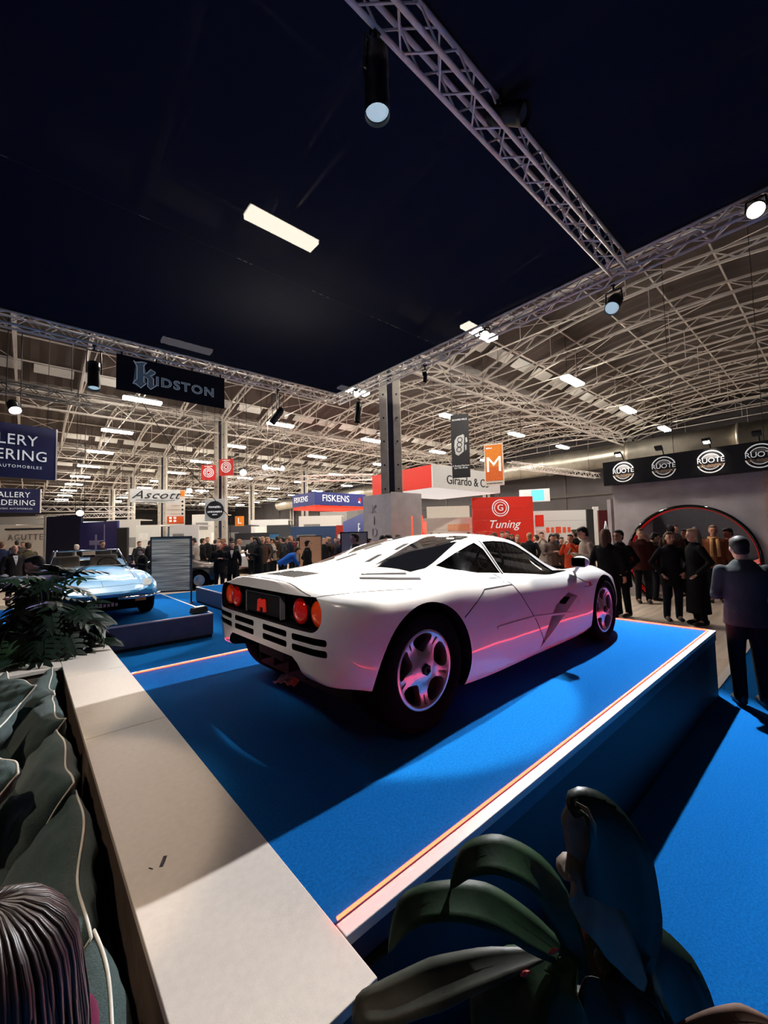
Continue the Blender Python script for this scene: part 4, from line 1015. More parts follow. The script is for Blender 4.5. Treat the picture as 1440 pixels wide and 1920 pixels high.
# ---- GALLERY AALDERING signs at the far left
def gal(label, px, py, dist, w, h, s, rz):
    e = hang_panel('gallery_sign', label, 'sign', px, py, dist, w, h, mat('gallery_navy', (34, 38, 84), rough=0.55, var=0.08, scale=4), rz, .1)
    MB().bx((w / 2 - .004, -.01, -h / 2), (w / 2 + .03, .11, h / 2)).build('edge_strip', M_WHITETRIM, e)
    text('lettering', 'GALLERY', s, M_TXTWHITE, e, (w / 2 - s * 1.0, -.012, s * .72), FACE_NY, .004, align='RIGHT', spacing=1.05, sx=.9); text('lettering', 'AALDERING', s, M_TXTWHITE, e, (w / 2 - s * .45, -.012, -s * .3), FACE_NY, .004, align='RIGHT', spacing=1.05, sx=.9)
    text('caption', 'CLASSIC AUTOMOBILES', s * .27, M_TXTWHITE, e, (w / 2 - s * .75, -.012, -s * 1.05), FACE_NY, .003, align='RIGHT', spacing=1.3)
    return e
gal('large navy hanging gallery sign with white lettering at the picture edge', 0, 842, 10.6, 2.3, 1.45, .40, 0.12)
gal('smaller navy hanging gallery sign below the large one', 6, 938, 16.5, 2.3, 1.0, .32, -.12)
truss('black lighting truss over the large gallery sign', (-2.5, 13.9), (1.35, 14.1), 5.72, .26, .55, m=M_DARKSTEEL)
stage_lamp('glaring violet white lamp under the black lighting truss', tuple(atd(28, 768, 10.3)), (0.2, 12.6, 3.6), glow('lens_violet', (246, 232, 255), 26.0), .25, .12, top=roof_z(13.5), watts=220, angle=80, col=(190, 180, 255))
# navy booth block beyond the blue car
def wall_px(name, label, px0, px1, pyt, d0, d1, m, thick=.1):
    a = atd(px0, pyt, d0); b = atd(px1, pyt, d1)
    e = empty(name, (a.x, a.y, 0), math.atan2(b.y - a.y, b.x - a.x), label, 'wall'); W = (b - a).xy.length
    MB().bx((0, 0, 0), (W, thick, a.z)).build('panel', m, e); return e, W, a.z
e, W, H = wall_px('stand_wall', 'dark navy stand wall behind the blue convertible', 87, 152, 969, 21.0, 20.0, M_NAVY); MB().bx((-.18, -.02, 0), (0, .12, H + .02)).build('edge_strip', M_WHITETRIM, e)
e, W, H = wall_px('stand_wall', 'violet blue stand wall with a pale cross-shaped emblem', 150, 220, 980, 20.0, 19.0, mat('violet_board', (52, 48, 116), rough=0.6))
MB().bx((W * .28, -.02, H * .60), (W * .62, 0, H * .68)).build('emblem_bar', mat('emblem_pale', (150, 148, 190), rough=0.5), e); MB().bx((W * .43, -.02, H * .52), (W * .47, 0, H * .78)).build('emblem_post', MATS['emblem_pale'], e)
MB().bx((W * .66, -.012, H * .1), (W * .68, 0, H * .95)).build('seam', MATS['emblem_pale'], e)
wall_px('stand_wall', 'black stand wall at the end of the violet wall', 219, 238, 990, 19.0, 18.6, M_DARKP)
e, W, H = wall_px('stand_wall', 'cream stand wall with AGUTTES lettering', 10, 84, 985, 24.0, 24.0, M_CREAMP); text('lettering', 'AGUTTES', .5, mat('print_grey', (110, 108, 108), rough=0.6), e, (W * .58, -.02, H - .75), FACE_NY, .005, spacing=1.15); MB().bx((0, -.03, H - .3), (W, 0, H - .2)).build('dark_rail', M_TXTDARK, e)
e = hang_panel('lightbox_sign', 'white lit sign box with pale lettering above the violet wall', 'sign', 172, 985, 22.5, 1.4, .42, mat('lit_sign', (246, 246, 246), rough=0.5, emis=(255, 255, 255), estr=1.0), TOCAM + .3); text('lettering', 'e Macari', .34, M_TXTDARK, e, (0, -.01, 0), FACE_NY, .003)
stage_lamp('glaring warm lamp above the navy stand wall', tuple(atd(150, 962, 19.5)), tuple(atd(150, 1060, 15)), glow('lens_warm', (255, 226, 180), 40.0), .3, .14, top=roof_z(25.0))
# lighting trusses and glaring lamps over distant stands
truss('silver lighting truss with glaring lamps left of the column', tuple(atd(430, 905, 24).xy), tuple(atd(525, 880, 21).xy), 5.1, .3, .6)
for k, (px, py, d) in enumerate(((456, 886, 22), (497, 876, 21.5), (423, 901, 24), (530, 878, 21), (355, 920, 26), (378, 921, 26))):
    p = atd(px, py, d); stage_lamp('glaring lamp %s on the distant lighting truss' % ordw[k], tuple(p), tuple(p + Vector((-.6 * p.x / 20, -.9, -.35)) * 3), M_LENSON, .3, (.17, .14, .1, .1, .16, .1)[k], top=roof_z(p.y))
truss('silver lighting truss far behind the column', tuple(atd(560, 899, 30).xy), tuple(atd(700, 909, 30).xy), 5.9, .4, .8)
truss('silver lighting truss over the red and white stand', tuple(atd(955, 868, 24).xy), tuple(atd(1120, 880, 30).xy), 5.6, .35, .7)
truss('silver lighting truss in front of the cream stand wall', tuple(atd(60, 948, 24).xy), tuple(atd(250, 940, 26).xy), 3.7, .3, .6)
truss('second silver lighting truss over the navy stand wall', tuple(atd(70, 963, 30).xy), tuple(atd(250, 958, 30).xy), 3.6, .3, .6)
# distant row of white and dark stand boxes
far = [(255, 300, 985, 30, (226, 226, 222)), (305, 350, 990, 33, (90, 92, 96)), (318, 372, 985, 26, (214, 212, 214)), (425, 470, 985, 32, (60, 60, 66)), (440, 505, 1000, 25, (40, 40, 46)), (470, 540, 975, 40, (220, 220, 222)), (500, 545, 985, 28, (70, 74, 80)), (545, 640, 988, 24, (44, 70, 110)), (560, 640, 968, 36, (224, 222, 220)), (600, 650, 960, 44, (150, 148, 146)), (630, 655, 985, 21.5, (200, 60, 44)), (-40, 30, 985, 30, (232, 226, 220)), (783, 820, 985, 26, (60, 62, 66)), (820, 870, 978, 27, (188, 190, 192)), (1030, 1100, 945, 36, (228, 226, 224)), (940, 1030, 948, 40, (120, 118, 116)), (200, 262, 975, 40, (200, 198, 196)), (-20, 100, 970, 44, (190, 186, 182)), (360, 420, 965, 46, (206, 204, 200)), (640, 700, 940, 55, (120, 118, 118))]
cname = {0: 'pale', 1: 'grey', 2: 'dark'}
for k, (x0, x1, yt, d, c) in enumerate(far):
    a = atd(x0, yt, d); b = atd(x1, yt, d); W = (b - a).xy.length
    tone = 'white' if min(c) > 205 else 'black' if max(c) < 80 else 'red' if c[0] > 1.6 * c[2] else 'blue' if c[2] > 1.6 * c[0] else 'grey'
    where = 'left of the concrete column' if x1 < 415 else 'between the column and the grey casing' if x1 < 680 else 'under the white hanging fascia' if x1 < 1000 else 'beside the round doorway stand'
    e = empty('distant_stand', (a.x, a.y, 0), math.atan2(b.y - a.y, b.x - a.x), '%s distant stand box, %s in depth %s' % (tone, ordw[k % 12] if k != 18 else 'last', where), 'stand', 'distant stand boxes')
    mm = mat('stand_%d' % k, c, rough=0.6, var=0.05)
    MB().bx((0, 0, 0), (W, .1, a.z)).build('front_panel', mm, e); MB().bx((0, .1, a.z - .08), (W, 2.2, a.z)).build('roof_slab', mm, e); MB().bx((0, .1, 0), (.1, 2.2, a.z - .08)).build('side_panel', mm, e)
    MB().bx((W * .12, -.03, a.z * .62), (W * .5, 0, a.z * .8)).build('sign_plate', mat('plate_%d' % (k % 5), ((240, 240, 236), (60, 120, 170), (210, 70, 50), (30, 30, 34), (230, 190, 90))[k % 5], rough=0.5), e)
    MB().bx((W * .6, -.03, a.z * .3), (W * .92, 0, a.z * .55)).build('poster', mat('plate_%d' % ((k + 2) % 5)), e)
# low walls with displays and the framed panel of painted streaky reflections near the blue car
pn = empty('picture_stand', (3.12, 12.72, 0), TOCAM + .28, 'tall framed panel with painted blurred streaky reflections behind the blue car plinth', 'display')
for s in (-1, 1): MB().bx((s * .52 - .02, -.02, 0.012), (s * .52 + .02, .02, 1.93)).build('post', M_DARKP, pn); MB().bx((s * .52 - .03, -.2, 0.012), (s * .52 + .03, .2, .035)).build('foot', M_DARKP, pn)
MB().bx((-.5, -.02, 1.89), (.5, .02, 1.93)).build('top_rail', M_DARKP, pn); MB().bx((-.5, -.02, .36), (.5, .02, .4)).build('bottom_rail', M_DARKP, pn)
ms = mat('painted_reflections', (216, 200, 174), rough=0.3, var=0.8, scale=2.0, stretch=(0.5, 1, 13)); MB().bx((-.5, -.012, .4), (.5, .012, 1.89)).build('print', ms, pn)  # reflections on the panel, painted as stretched streaks of colour
for k, (px, d) in enumerate(((582, 15.6), (664, 11.1))):
    p = atz(px, 1100, 0); q = atd(px, 1010, d); e = empty('picture_stand', (q.x, q.y, 0), TOCAM, ('framed tan wood-look panel behind the white car', 'framed white panel in front of the column casing')[k], 'display')
    w = (.42, .36)[k]; z1 = (1.86, 1.93)[k]
    for s in (-1, 1): MB().bx((s * w - .015, -.015, 0), (s * w + .015, .015, z1)).build('post', M_DARKP, e)
    MB().bx((-w, -.015, z1 - .03), (w, .015, z1)).build('top_rail', M_DARKP, e); MB().bx((-w + .015, -.01, .7), (w - .015, .01, z1 - .03)).build('print', (mat('tan_print', (186, 146, 120), rough=0.5, var=0.15, stretch=(.4, 1, 6)), M_CREAMP)[k], e)
# ================================================================== visitors
SKIN = [mat('skin_light', (214, 168, 146), rough=0.55, var=0.06), mat('skin_rosy', (204, 148, 126), rough=0.55, var=0.06), mat('skin_tan', (168, 120, 96), rough=0.55, var=0.06)]
def loft(mb, rings, n=16):
    """rings: (centre, direction, lateral radius, fore-aft radius)"""
    V = []
    for c, d, rl, rf in rings:
        d = Vector(d).normalized(); L = Vector((0, 1, 0)); L = (L - d * L.dot(d)).normalized(); Fd = L.cross(d)
        for k in range(n):
            a = 2 * PI * k / n; V.append(Vector(c) + L * rl * math.cos(a) + Fd * rf * math.sin(a))
    m = len(rings); F = [(i * n + k, i * n + (k + 1) % n, (i + 1) * n + (k + 1) % n, (i + 1) * n + k) for i in range(m - 1) for k in range(n)]
    F += [tuple(range(n))[::-1], tuple((m - 1) * n + k for k in range(n))]
    mb.add(V, F, True)
def limb(mb, pts, rs, n=10):
    mb.path(pts, rs, n)
    for p, r in zip(pts, rs): mb.ball(p, r, 10, 6)
POSES = {
    'stand': dict(el=[(-.03, .26, 1.13)] * 2, wr=[(.05, .27, .89)] * 2),
    'phone': dict(el=[(.0, .25, 1.13)] * 2, wr=[(.25, .07, 1.20)] * 2, nod=.32),
    'camera': dict(el=[(.12, .25, 1.20)] * 2, wr=[(.26, .08, 1.47)] * 2),
    'pockets': dict(el=[(-.08, .31, 1.15)] * 2, wr=[(.09, .2, .94)] * 2),
    'cross': dict(el=[(.05, .27, 1.13)] * 2, wr=[(.22, -.1, 1.17), (.2, -.12, 1.13)]),
    'walk': dict(el=[(-.12, .26, 1.15), (.08, .26, 1.14)], wr=[(-.12, .27, .9), (.24, .24, .95)], step=.2),
    'bend': dict(el=[(.48, .2, .98)] * 2, wr=[(.58, .1, .86)] * 2, lean=1.0),
    'lean': dict(el=[(.22, .24, 1.02)] * 2, wr=[(.42, .1, 1.02)] * 2, lean=.42, nod=.2),
    'sit': dict(el=[(.06, .24, .74)] * 2, wr=[(.26, .1, .66)] * 2, sit=True),
}
ARCH = {}
def archetype(pose, hem=.78, hair='short', fem=False, extra=None):
    key = (pose, hem, hair, fem, extra)
    if key in ARCH: return ARCH[key]
    D = POSES[pose]; lean = D.get('lean', 0.0); nod = D.get('nod', 0.0); step = D.get('step', 0.0); sit = D.get('sit', False)
    hipz = .50 if sit else .93
    hip = Vector((0, 0, hipz))
    def sp(h, fx=0.0, y=0.0):            # point at height h above the hip along the (leaning) spine
        return hip + Vector((math.sin(lean) * h + math.cos(lean) * fx, y, math.cos(lean) * h - math.sin(lean) * fx))
    up = Vector((math.sin(lean), 0, math.cos(lean)))
    sw = .165 if fem else .19; cw = .145 if fem else .17
    T = [(sp(-.07), .155, .105), (sp(.02), .16, .115), (sp(.15), .135 if fem else .15, .105), (sp(.33), cw, .12), (sp(.46), sw, .105), (sp(.525), .11, .07), (sp(.56), .06, .058)]
    body = MB(); loft(body, [(c, up, a, b) for c, a, b in T])
    nk = sp(.56); hl = lean * .45 + nod
    hu = Vector((math.sin(hl), 0, math.cos(hl))); hf = Vector((math.cos(hl), 0, -math.sin(hl)))
    hc = nk + hu * .135 + hf * .025
    limb(body, [sp(.5), nk + hu * .06], [.062, .055])
    H = MB(); 
    def hp(f, l, u): return hc + hf * f + Vector((0, 1, 0)) * l + hu * u
    def hball(f, l, u, r, sf, sl, su):
        V = []; n, m = 16, 12
        for i in range(m + 1):
            t = PI * i / m
            for k in range(n):
                a = 2 * PI * k / n; V.append(hp(f + r * sf * math.sin(t) * math.cos(a), l + r * sl * math.sin(t) * math.sin(a), u + r * su * math.cos(t)))
        body.add(V, [(i * n + k, (i + 1) * n + k, (i + 1) * n + (k + 1) % n, i * n + (k + 1) % n) for i in range(m) for k in range(n)], True)
    hball(0, 0, .02, 1, .098, .077, .105); hball(.028, 0, -.05, 1, .062, .055, .062); hball(.045, 0, -.09, 1, .03, .032, .02)
    hball(.098, 0, -.012, 1, .02, .012, .028); hball(.075, 0, .03, 1, .02, .05, .012)
    for s in (-1, 1): hball(-.005, s * .078, -.005, 1, .018, .01, .03)
    # legs
    legs = []
    for s, st in ((1, step), (-1, -step)):
        if sit: legs.append([hip + Vector((.0, s * .09, 0)), Vector((.42, s * .12, .50)), Vector((.44, s * .12, .09))])
        else: legs.append([hip + Vector((0, s * .088, -.02)), Vector((.02 + st * .6, s * .1, .50)), Vector((-.03 + st, s * .105, .085))])
    for Lg in legs: limb(body, Lg, [.082, .052, .036])
    for Lg in legs: limb(body, [Lg[2], Lg[2] + Vector((.12, 0, -.045))], [.04, .03])
    # arms and hands
    arms = []
    for i, s in enumerate((1, -1)):
        e = D['el'][i]; w = D['wr'][i]
        arms.append([sp(.455, 0, s * (sw + .005)), Vector((e[0], s * e[1], e[2])), Vector((w[0], s * w[1], w[2]))])
    for i, (s, A_) in enumerate(zip((1, -1), arms)):
        limb(body, A_, [.052, .04, .027])
        d = (A_[2] - A_[1]).normalized(); side = Vector((0, s, 0)); side = (side - d * side.dot(d)).normalized(); nrm = d.cross(side)
        palm = A_[2] + d * .05
        body.path([A_[2], palm, A_[2] + d * .095], [.026, .036, .034], 8, flat=.5)
        curl = .55 if pose in ('phone', 'camera', 'cross', 'sit', 'lean', 'bend') else .28
        inw = Vector((-math.copysign(1, 1), 0, 0))
        for k, (off, ln) in enumerate(((-.027, .068), (-.009, .078), (.009, .074), (.026, .06))):
            b0 = A_[2] + d * .088 + side * off; b1 = b0 + (d * math.cos(curl) - side * math.sin(curl) * .6 + nrm * .2) * ln * .5; b2 = b1 + (d * math.cos(curl * 2) - side * math.sin(curl * 2) * .8 + nrm * .2) * ln * .5
            body.path([b0, b1, b2], [.0092, .0085, .0075], 6)
        t0 = A_[2] + d * .03 + Vector((.02, 0, 0)); body.path([t0, t0 + d * .03 + Vector((.03, 0, 0)), t0 + d * .06 + Vector((.036, 0, 0))], [.012, .011, .009], 6)
    out = {'body': remesh(body, .0105, 1)}
    # coat
    c = MB(); g = .028
    R = [(sp(h), up, a, b) for h, a, b in ((.15, .165 if fem else .178, .135), (.33, cw + g, .148), (.45, sw + .03, .132), (.52, .125, .095), (.575, .075, .078))]
    low = []
    if hem < hipz + .02 and not lean and not sit:
        n_ = 4
        for k in range(n_):
            h = hem - hipz + (.12 - (hem - hipz)) * k / n_
            f = k / n_; low.append((sp(h), up, .185 + .035 * (1 - f) * (1.3 if hem < .6 else .5), .15 + .03 * (1 - f)))
    else: low = [(sp(-.10), up, .19, .15), (sp(.03), up, .185, .145)]
    loft(c, low + R)
    for A_ in arms:
        limb(c, [A_[0], A_[1], A_[1].lerp(A_[2], .93)], [.07, .058, .047])
    out['coat'] = remesh(c, .016, 3)
    # trousers
    t = MB()
    for Lg in legs: limb(t, [Lg[0], Lg[1], Lg[2] + Vector((0, 0, .0))], [.1, .074, .062 if hem > .5 else .055])
    loft(t, [(sp(-.09), up, .165, .12), (sp(.0), up, .168, .125), (sp(.06), up, .158, .12)])
    out['trousers'] = remesh(t, .018, 2)
    for i, Lg in enumerate(legs):
        s_ = MB(); a = Lg[2]
        s_.path([(a.x - .06, a.y, .045), (a.x - .02, a.y, .05), (a.x + .06, a.y, .045), (a.x + .15, a.y, .035), (a.x + .185, a.y, .028)], [.035, .046, .046, .042, .022], 10, flat=.9)
        s_.path([(a.x - .03, a.y, .04), (a.x - .03, a.y, .11)], [.046, .045], 10); out['shoe%d' % i] = remesh(s_, .012, 2)
    # hair
    h_ = MB(); body2 = body; body = h_
    def hb(*a):
        nonlocal body
        hball(*a)
    # hball writes to the enclosing name body
    if hair != 'bald':
        hball(-.030, 0, .042, 1, .092, .086, .098); hball(.012, 0, .098, 1, .078, .07, .040); hball(-.05, 0, -.03, 1, .06, .07, .06)
        for kk in range(16 if hair in ('short', 'cap') else 0): aa = 2.4 * kk; hball(-.02 + .055 * math.cos(aa) * (kk / 16) ** .5, .06 * math.sin(aa) * (kk / 16) ** .5, .118 - .035 * (kk / 16), 1, .026, .022, .022)
        if hair in ('long', 'bob'):
            L_ = .3 if hair == 'long' else .17
            for s in (-1, 1): limb(h_, [hp(-.03, s * .066, .05), hp(-.035, s * .075, -.07), hp(-.045, s * .07, -L_ + .06)], [.035, .036, .026])
            limb(h_, [hp(-.07, 0, .03), hp(-.085, 0, -.08), hp(-.10, 0, -L_)], [.068, .066, .045])
    else:
        for s in (-1, 1): limb(h_, [hp(-.02, s * .074, .0), hp(-.06, s * .06, -.01), hp(-.09, 0, -.02)], [.02, .026, .03])
    if hair == 'cap':
        h_.path([hp(.05, 0, .075), hp(.12, 0, .06)], [.07, .055], 12, flat=.18)
    out['hair'] = remesh(h_, .012, 1); body = body2
    # face details
    ey = MB()
    E_ = [hp(.086, s * .032, .012) for s in (-1, 1)]
    out['eyes'] = E_; out['brow'] = [(hp(.092, s * .045, .032), hp(.096, s * .016, .034)) for s in (-1, 1)]
    out['mouth'] = (hp(.083, -.024, -.056), hp(.09, 0, -.057), hp(.083, .024, -.056))
    out['chest'] = [sp(.52, .085), sp(.40, .135), sp(.24, .142)]; out['hand'] = arms[1][2].lerp(arms[0][2], .5); out['neck'] = nk; out['up'] = up; out['spc'] = sp; out['lats'] = (sw, cw)
    ARCH[key] = out; return out
CLOTH = {}
def cloth(c, kind='wool'):
    k = 'cloth_%d_%d_%d' % tuple(c); return mat(k, c, rough=0.85, var=0.15, scale=25, bump=0.15, bscale=120, spec=0.2)
eye_me = MB().ball((0, 0, 0), .0085, 8, 6).mesh('eye'); eye_me.materials.append(mat('eye_dark', (28, 22, 20), rough=0.2))
def person(label, loc, rz, height=1.75, pose='stand', hem=.78, hair='short', fem=False, coat=(26, 27, 32), legs=(22, 24, 32), hairc=(40, 30, 26), skin=0, shoes=(20, 18, 18), face=False, shirt=None, scarf=None, phone=False, glasses=False, group=None):
    A_ = archetype(pose, hem, hair, fem)
    o = link('person', A_['body'], None, None)
    if not A_['body'].materials: A_['body'].materials.append(SKIN[0])
    def put(oo, m):
        if not oo.data.materials: oo.data.materials.append(m)
        oo.material_slots[0].link = 'OBJECT'; oo.material_slots[0].material = m
    put(o, SKIN[skin]); o.location = loc; o.rotation_euler = (0, 0, rz); s = height / 1.755; o.scale = (s, s, s)
    tag(o, label, 'person', group)
    for nm, key, m in (('coat', 'coat', cloth(coat)), ('trousers', 'trousers', cloth(legs)), ('hair', 'hair', mat('hair_%d_%d_%d' % tuple(hairc), hairc, rough=0.6, var=0.35, scale=60, stretch=(1, 1, .15))), ('shoe', 'shoe0', mat('shoe_%d' % shoes[0], shoes, rough=0.4)), ('shoe', 'shoe1', mat('shoe_%d' % shoes[0], shoes, rough=0.4))):
        c = link(nm, A_[key], None, o); put(c, m)
    if face:
        for p in A_['eyes']: e = link('eye', eye_me, None, o); e.location = p
        for a, b in A_['brow']: MB().tube(a, b, .004, 5).build('eyebrow', mat('hair_%d_%d_%d' % tuple(hairc)), o)
        MB().path(A_['mouth'], .005, 5).build('mouth', mat('lip', (150, 84, 78), rough=0.5), o)
    if glasses:
        g = MB()
        for p in A_['eyes']: g.path([(p.x + .014, p.y + .022 * math.cos(a), p.z + .018 * math.sin(a)) for a in np.linspace(0, 2 * PI, 13)[:-1]], .003, 5, closed=True)
        g.tube((A_['eyes'][0].x + .014, -.012, A_['eyes'][0].z), (A_['eyes'][0].x + .014, .012, A_['eyes'][0].z), .003, 5); g.build('glasses', M_BLACK, o)
    if shirt:
        a, b, c_ = A_['chest']; w = .055
        MB().add([(a.x + .012, -w, a.z), (a.x + .012, w, a.z), (b.x + .016, .04, b.z), (c_.x + .012, 0, c_.z), (b.x + .016, -.04, b.z), (a.x - .05, -w, a.z), (a.x - .05, w, a.z), (b.x - .05, .04, b.z), (c_.x - .05, 0, c_.z), (b.x - .05, -.04, b.z)],
                 [(0, 1, 2, 3, 4), (9, 8, 7, 6, 5), (0, 5, 6, 1), (1, 6, 7, 2), (2, 7, 8, 3), (3, 8, 9, 4), (4, 9, 5, 0)]).build('shirt', cloth(shirt), o)
    if scarf:
        nk = A_['neck']; mb = MB(); mb.path([(nk.x + .085 * math.cos(a), nk.y + .085 * math.sin(a), nk.z - .025 + .01 * math.sin(3 * a)) for a in np.linspace(0, 2 * PI, 15)[:-1]], .032, 8, closed=True)
        b = A_['chest']
        for s_ in (-1, 1): mb.path([(nk.x + .08, s_ * .05, nk.z - .03), (b[1].x + .03, s_ * .06, b[1].z), (b[2].x + .035, s_ * .065, b[2].z - .12)], [.03, .035, .035], 8, flat=.5)
        mb.build('scarf', cloth(scarf), o)
    if phone:
        h = A_['hand']; MB().box((h.x + .09, 0, h.z + .05), (.012, .075, .15), rot=(0, -.5, 0)).build('phone', M_BLACK, o)
    return o
def tocam(p): return math.atan2(-p.y, -p.x)
DIRS = {'cam': 0, 'away': PI, 'left': -PI / 2, 'right': PI / 2}
def at_person(label, px, pytop, dist, face_dir, turn=0.0, z0=0.0, **k):
    p = atd(px, pytop, dist); h = max(1.5, min(1.98, p.z - z0))
    if k.get('pose') in ('bend',): h = k.pop('h', 1.75)
    if k.get('pose') == 'lean': h = k.pop('h', 1.8)
    for _ in range(8):                     # nobody stands inside somebody else
        if all((Vector((p.x, p.y)) - q).length > .56 for q in STOOD): break
        p = CAMP + (p - CAMP) * 1.035
    STOOD.append(Vector((p.x, p.y)))
    return person(label, (p.x, p.y, z0), tocam(p) + DIRS[face_dir] + turn, h, **k)
STOOD = []
BLK = (17, 18, 23); DGREY = (44, 45, 50); NAVYC = (24, 28, 44); BROWN = (66, 48, 40)
# --- people on the left
at_person('grey-haired man in a dark overcoat and waistcoat at the left edge', 27, 1022, 12.0, 'cam', .3, hem=.55, hair='bald', coat=(34, 30, 30), legs=(30, 34, 44), hairc=(186, 180, 172), skin=1, shirt=(214, 214, 218), face=True, z0=0.012)
at_person('dark-haired man in profile just behind the leafy plant', 79, 1041, 5.15, 'left', .0, pose='phone', coat=(26, 30, 30), hairc=(26, 20, 18), skin=1, face=True, z0=0.012)
at_person('person in an olive jacket seen from behind at the left', 53, 1017, 14.2, 'away', .4, coat=(84, 78, 60), hairc=(60, 44, 34))
at_person('person in a blue jacket seen from behind at the left edge', 4, 1016, 15.5, 'away', -.3, coat=(36, 44, 74), hairc=(110, 84, 66))
at_person('far visitor before the cream lettered wall', 32, 1012, 21.0, 'away', coat=DGREY)
at_person('far visitor in grey before the cream lettered wall', 43, 1016, 20.0, 'cam', coat=(90, 86, 84), hairc=(90, 70, 56))
at_person('white-haired visitor behind the blue convertible', 144, 1021, 15.8, 'away', .4, coat=(50, 48, 52), hairc=(206, 200, 196))
at_person('dark-haired man with glasses behind the blue convertible', 192, 1014, 15.4, 'cam', .3, coat=(30, 32, 40), hairc=(24, 20, 20), shirt=(210, 212, 220), face=True, glasses=True)
at_person('curly-haired visitor in a dark padded jacket leaning beside the blue car', 268, 1027, 12.9, 'left', .4, pose='phone', coat=(32, 33, 32), hairc=(44, 32, 26), z0=0.012)
at_person('visitor in black with bowed head left of the streaky panel', 279, 1013, 18.5, 'right', pose='phone', coat=BLK)
at_person('visitor in dark grey left of the streaky panel', 261, 1015, 18.0, 'cam', .5, coat=DGREY, hairc=(30, 24, 22))
at_person('bald man in a black suit holding his hands together', 411, 1017, 13.6, 'cam', .1, pose='phone', hem=.7, hair='bald', coat=BLK, hairc=(40, 36, 34), skin=1, face=True)
at_person('woman in a black coat over a pale top beside the bald man', 436, 1016, 13.4, 'cam', -.2, hem=.6, hair='bob', fem=True, coat=BLK, hairc=(26, 20, 18), shirt=(206, 200, 198), face=True)
at_person('person with black bobbed hair in a long black coat facing left', 484, 1006, 14.0, 'left', .2, pose='phone', hem=.5, hair='bob', fem=True, coat=BLK, hairc=(14, 13, 15))
at_person('man in a bright blue jacket bending forward', 527, 1015, 14.0, 'right', .1, pose='bend', coat=(28, 92, 190), legs=(20, 22, 30), hairc=(30, 24, 22))
at_person('black-haired man with glasses in a dark jacket behind the car tail', 576, 1013, 13.5, 'right', .3, pose='pockets', coat=(18, 19, 24), hairc=(16, 14, 15), face=True, glasses=True)
at_person('man in a dark suit in profile before the column casing', 666, 1000, 10.4, 'left', .25, pose='stand', coat=(24, 25, 32), hairc=(22, 18, 18), skin=1, face=True, shirt=(200, 196, 196))
for k, (px, py, d, hc_) in enumerate(((690, 1010, 11.8, (20, 18, 20)), (717, 1004, 10.2, (28, 22, 20)), (729, 1003, 10.6, (20, 18, 18)), (746, 1003, 10.0, (16, 14, 14)))):
    at_person(('dark visitor right behind the suited man', 'first dark head above the car roof line by the casing', 'second dark head above the car roof line by the casing', 'third dark head above the car roof line by the casing')[k], px, py, d, ('right', 'away', 'left', 'away')[k], .2, coat=BLK if k % 2 else NAVYC, hairc=hc_, z0=0 if k else 0)
# --- people on the right
at_person('man in a beige overcoat and dark cap looking at his phone', 1098, 987, 8.9, 'left', .35, pose='phone', hem=.62, hair='cap', coat=(188, 174, 160), legs=(40, 38, 42), hairc=(22, 22, 28), face=True, phone=True)
at_person('woman with long brown hair in a black coat seen from behind', 1134, 992, 8.1, 'away', -.3, hem=.45, hair='long', fem=True, coat=BLK, legs=BLK, hairc=(74, 48, 38))
at_person('dark-haired man in black facing the woman with long hair', 1160, 994, 8.35, 'left', .9, pose='pockets', hem=.6, coat=BLK, legs=BLK, hairc=(18, 16, 18), face=True, glasses=True)
def feet_person(label, px, pyf, pyt, fd, turn=0.0, z0=0.0, **k):
    g = atz(px, pyf, z0); STOOD.append(g.xy); d = (g - CAMP).dot(_fw); h = (atd(px, pyt, d)).z - z0
    return person(label, (g.x, g.y, z0), tocam(g) + DIRS[fd] + turn, h, **k)
feet_person('woman with short hair and a pinned brooch in a dark coat by the plinth end', 1264, 1164, 997, 'cam', .35, hem=.7, hair='bob', fem=True, pose='pockets', coat=(20, 21, 27), legs=(24, 30, 42), hairc=(84, 64, 52), skin=0, face=True)
feet_person('fair-haired woman in a very long black coat by the plinth end', 1312, 1172, 991, 'left', .5, hem=.22, hair='bob', fem=True, pose='pockets', coat=(15, 16, 21), legs=BLK, hairc=(168, 140, 112), skin=0, face=True)
feet_person('man in a dark grey jacket seen from behind at the right edge', 1412, 1322, 1004, 'away', .35, z0=0.012, pose='phone', hem=.82, coat=(52, 58, 60), legs=(24, 24, 30), hairc=(22, 20, 22), shoes=(30, 30, 34))
at_person('smiling man in an orange-brown jacket and scarf under the round doorway', 1336, 985, 9.9, 'cam', .1, coat=(128, 74, 48), scarf=(206, 160, 110), hairc=(130, 100, 80), skin=1, face=True)
at_person('bearded man lit red with a tan scarf holding a phone', 1369, 989, 9.7, 'left', .7, pose='phone', coat=(30, 26, 28), scarf=(178, 120, 86), hairc=(24, 18, 18), skin=2, face=True, phone=True)
at_person('dark-haired visitor seen from behind in the round doorway', 1257, 985, 10.6, 'away', .2, coat=(60, 40, 36), hairc=(20, 18, 20))
at_person('visitor with dark hair between the two women in the doorway', 1284, 992, 10.8, 'cam', -.4, coat=BLK, hairc=(26, 22, 22))
at_person('visitor in black bending at the left of the round doorway', 1222, 998, 10.4, 'right', .3, pose='phone', coat=BLK, hairc=(22, 18, 18))
at_person('fair-haired visitor at the left edge of the round doorway', 1200, 991, 10.1, 'cam', .2, coat=(70, 30, 30), hairc=(120, 90, 70))
at_person('pale-haired visitor at the back of the doorway', 1209, 1004, 10.0, 'left', coat=(190, 180, 176), hairc=(190, 174, 160), fem=True, hair='bob')
at_person('tall visitor deeper in the round doorway', 1265, 984, 13.2, 'cam', coat=(40, 36, 40), hairc=(30, 26, 26))
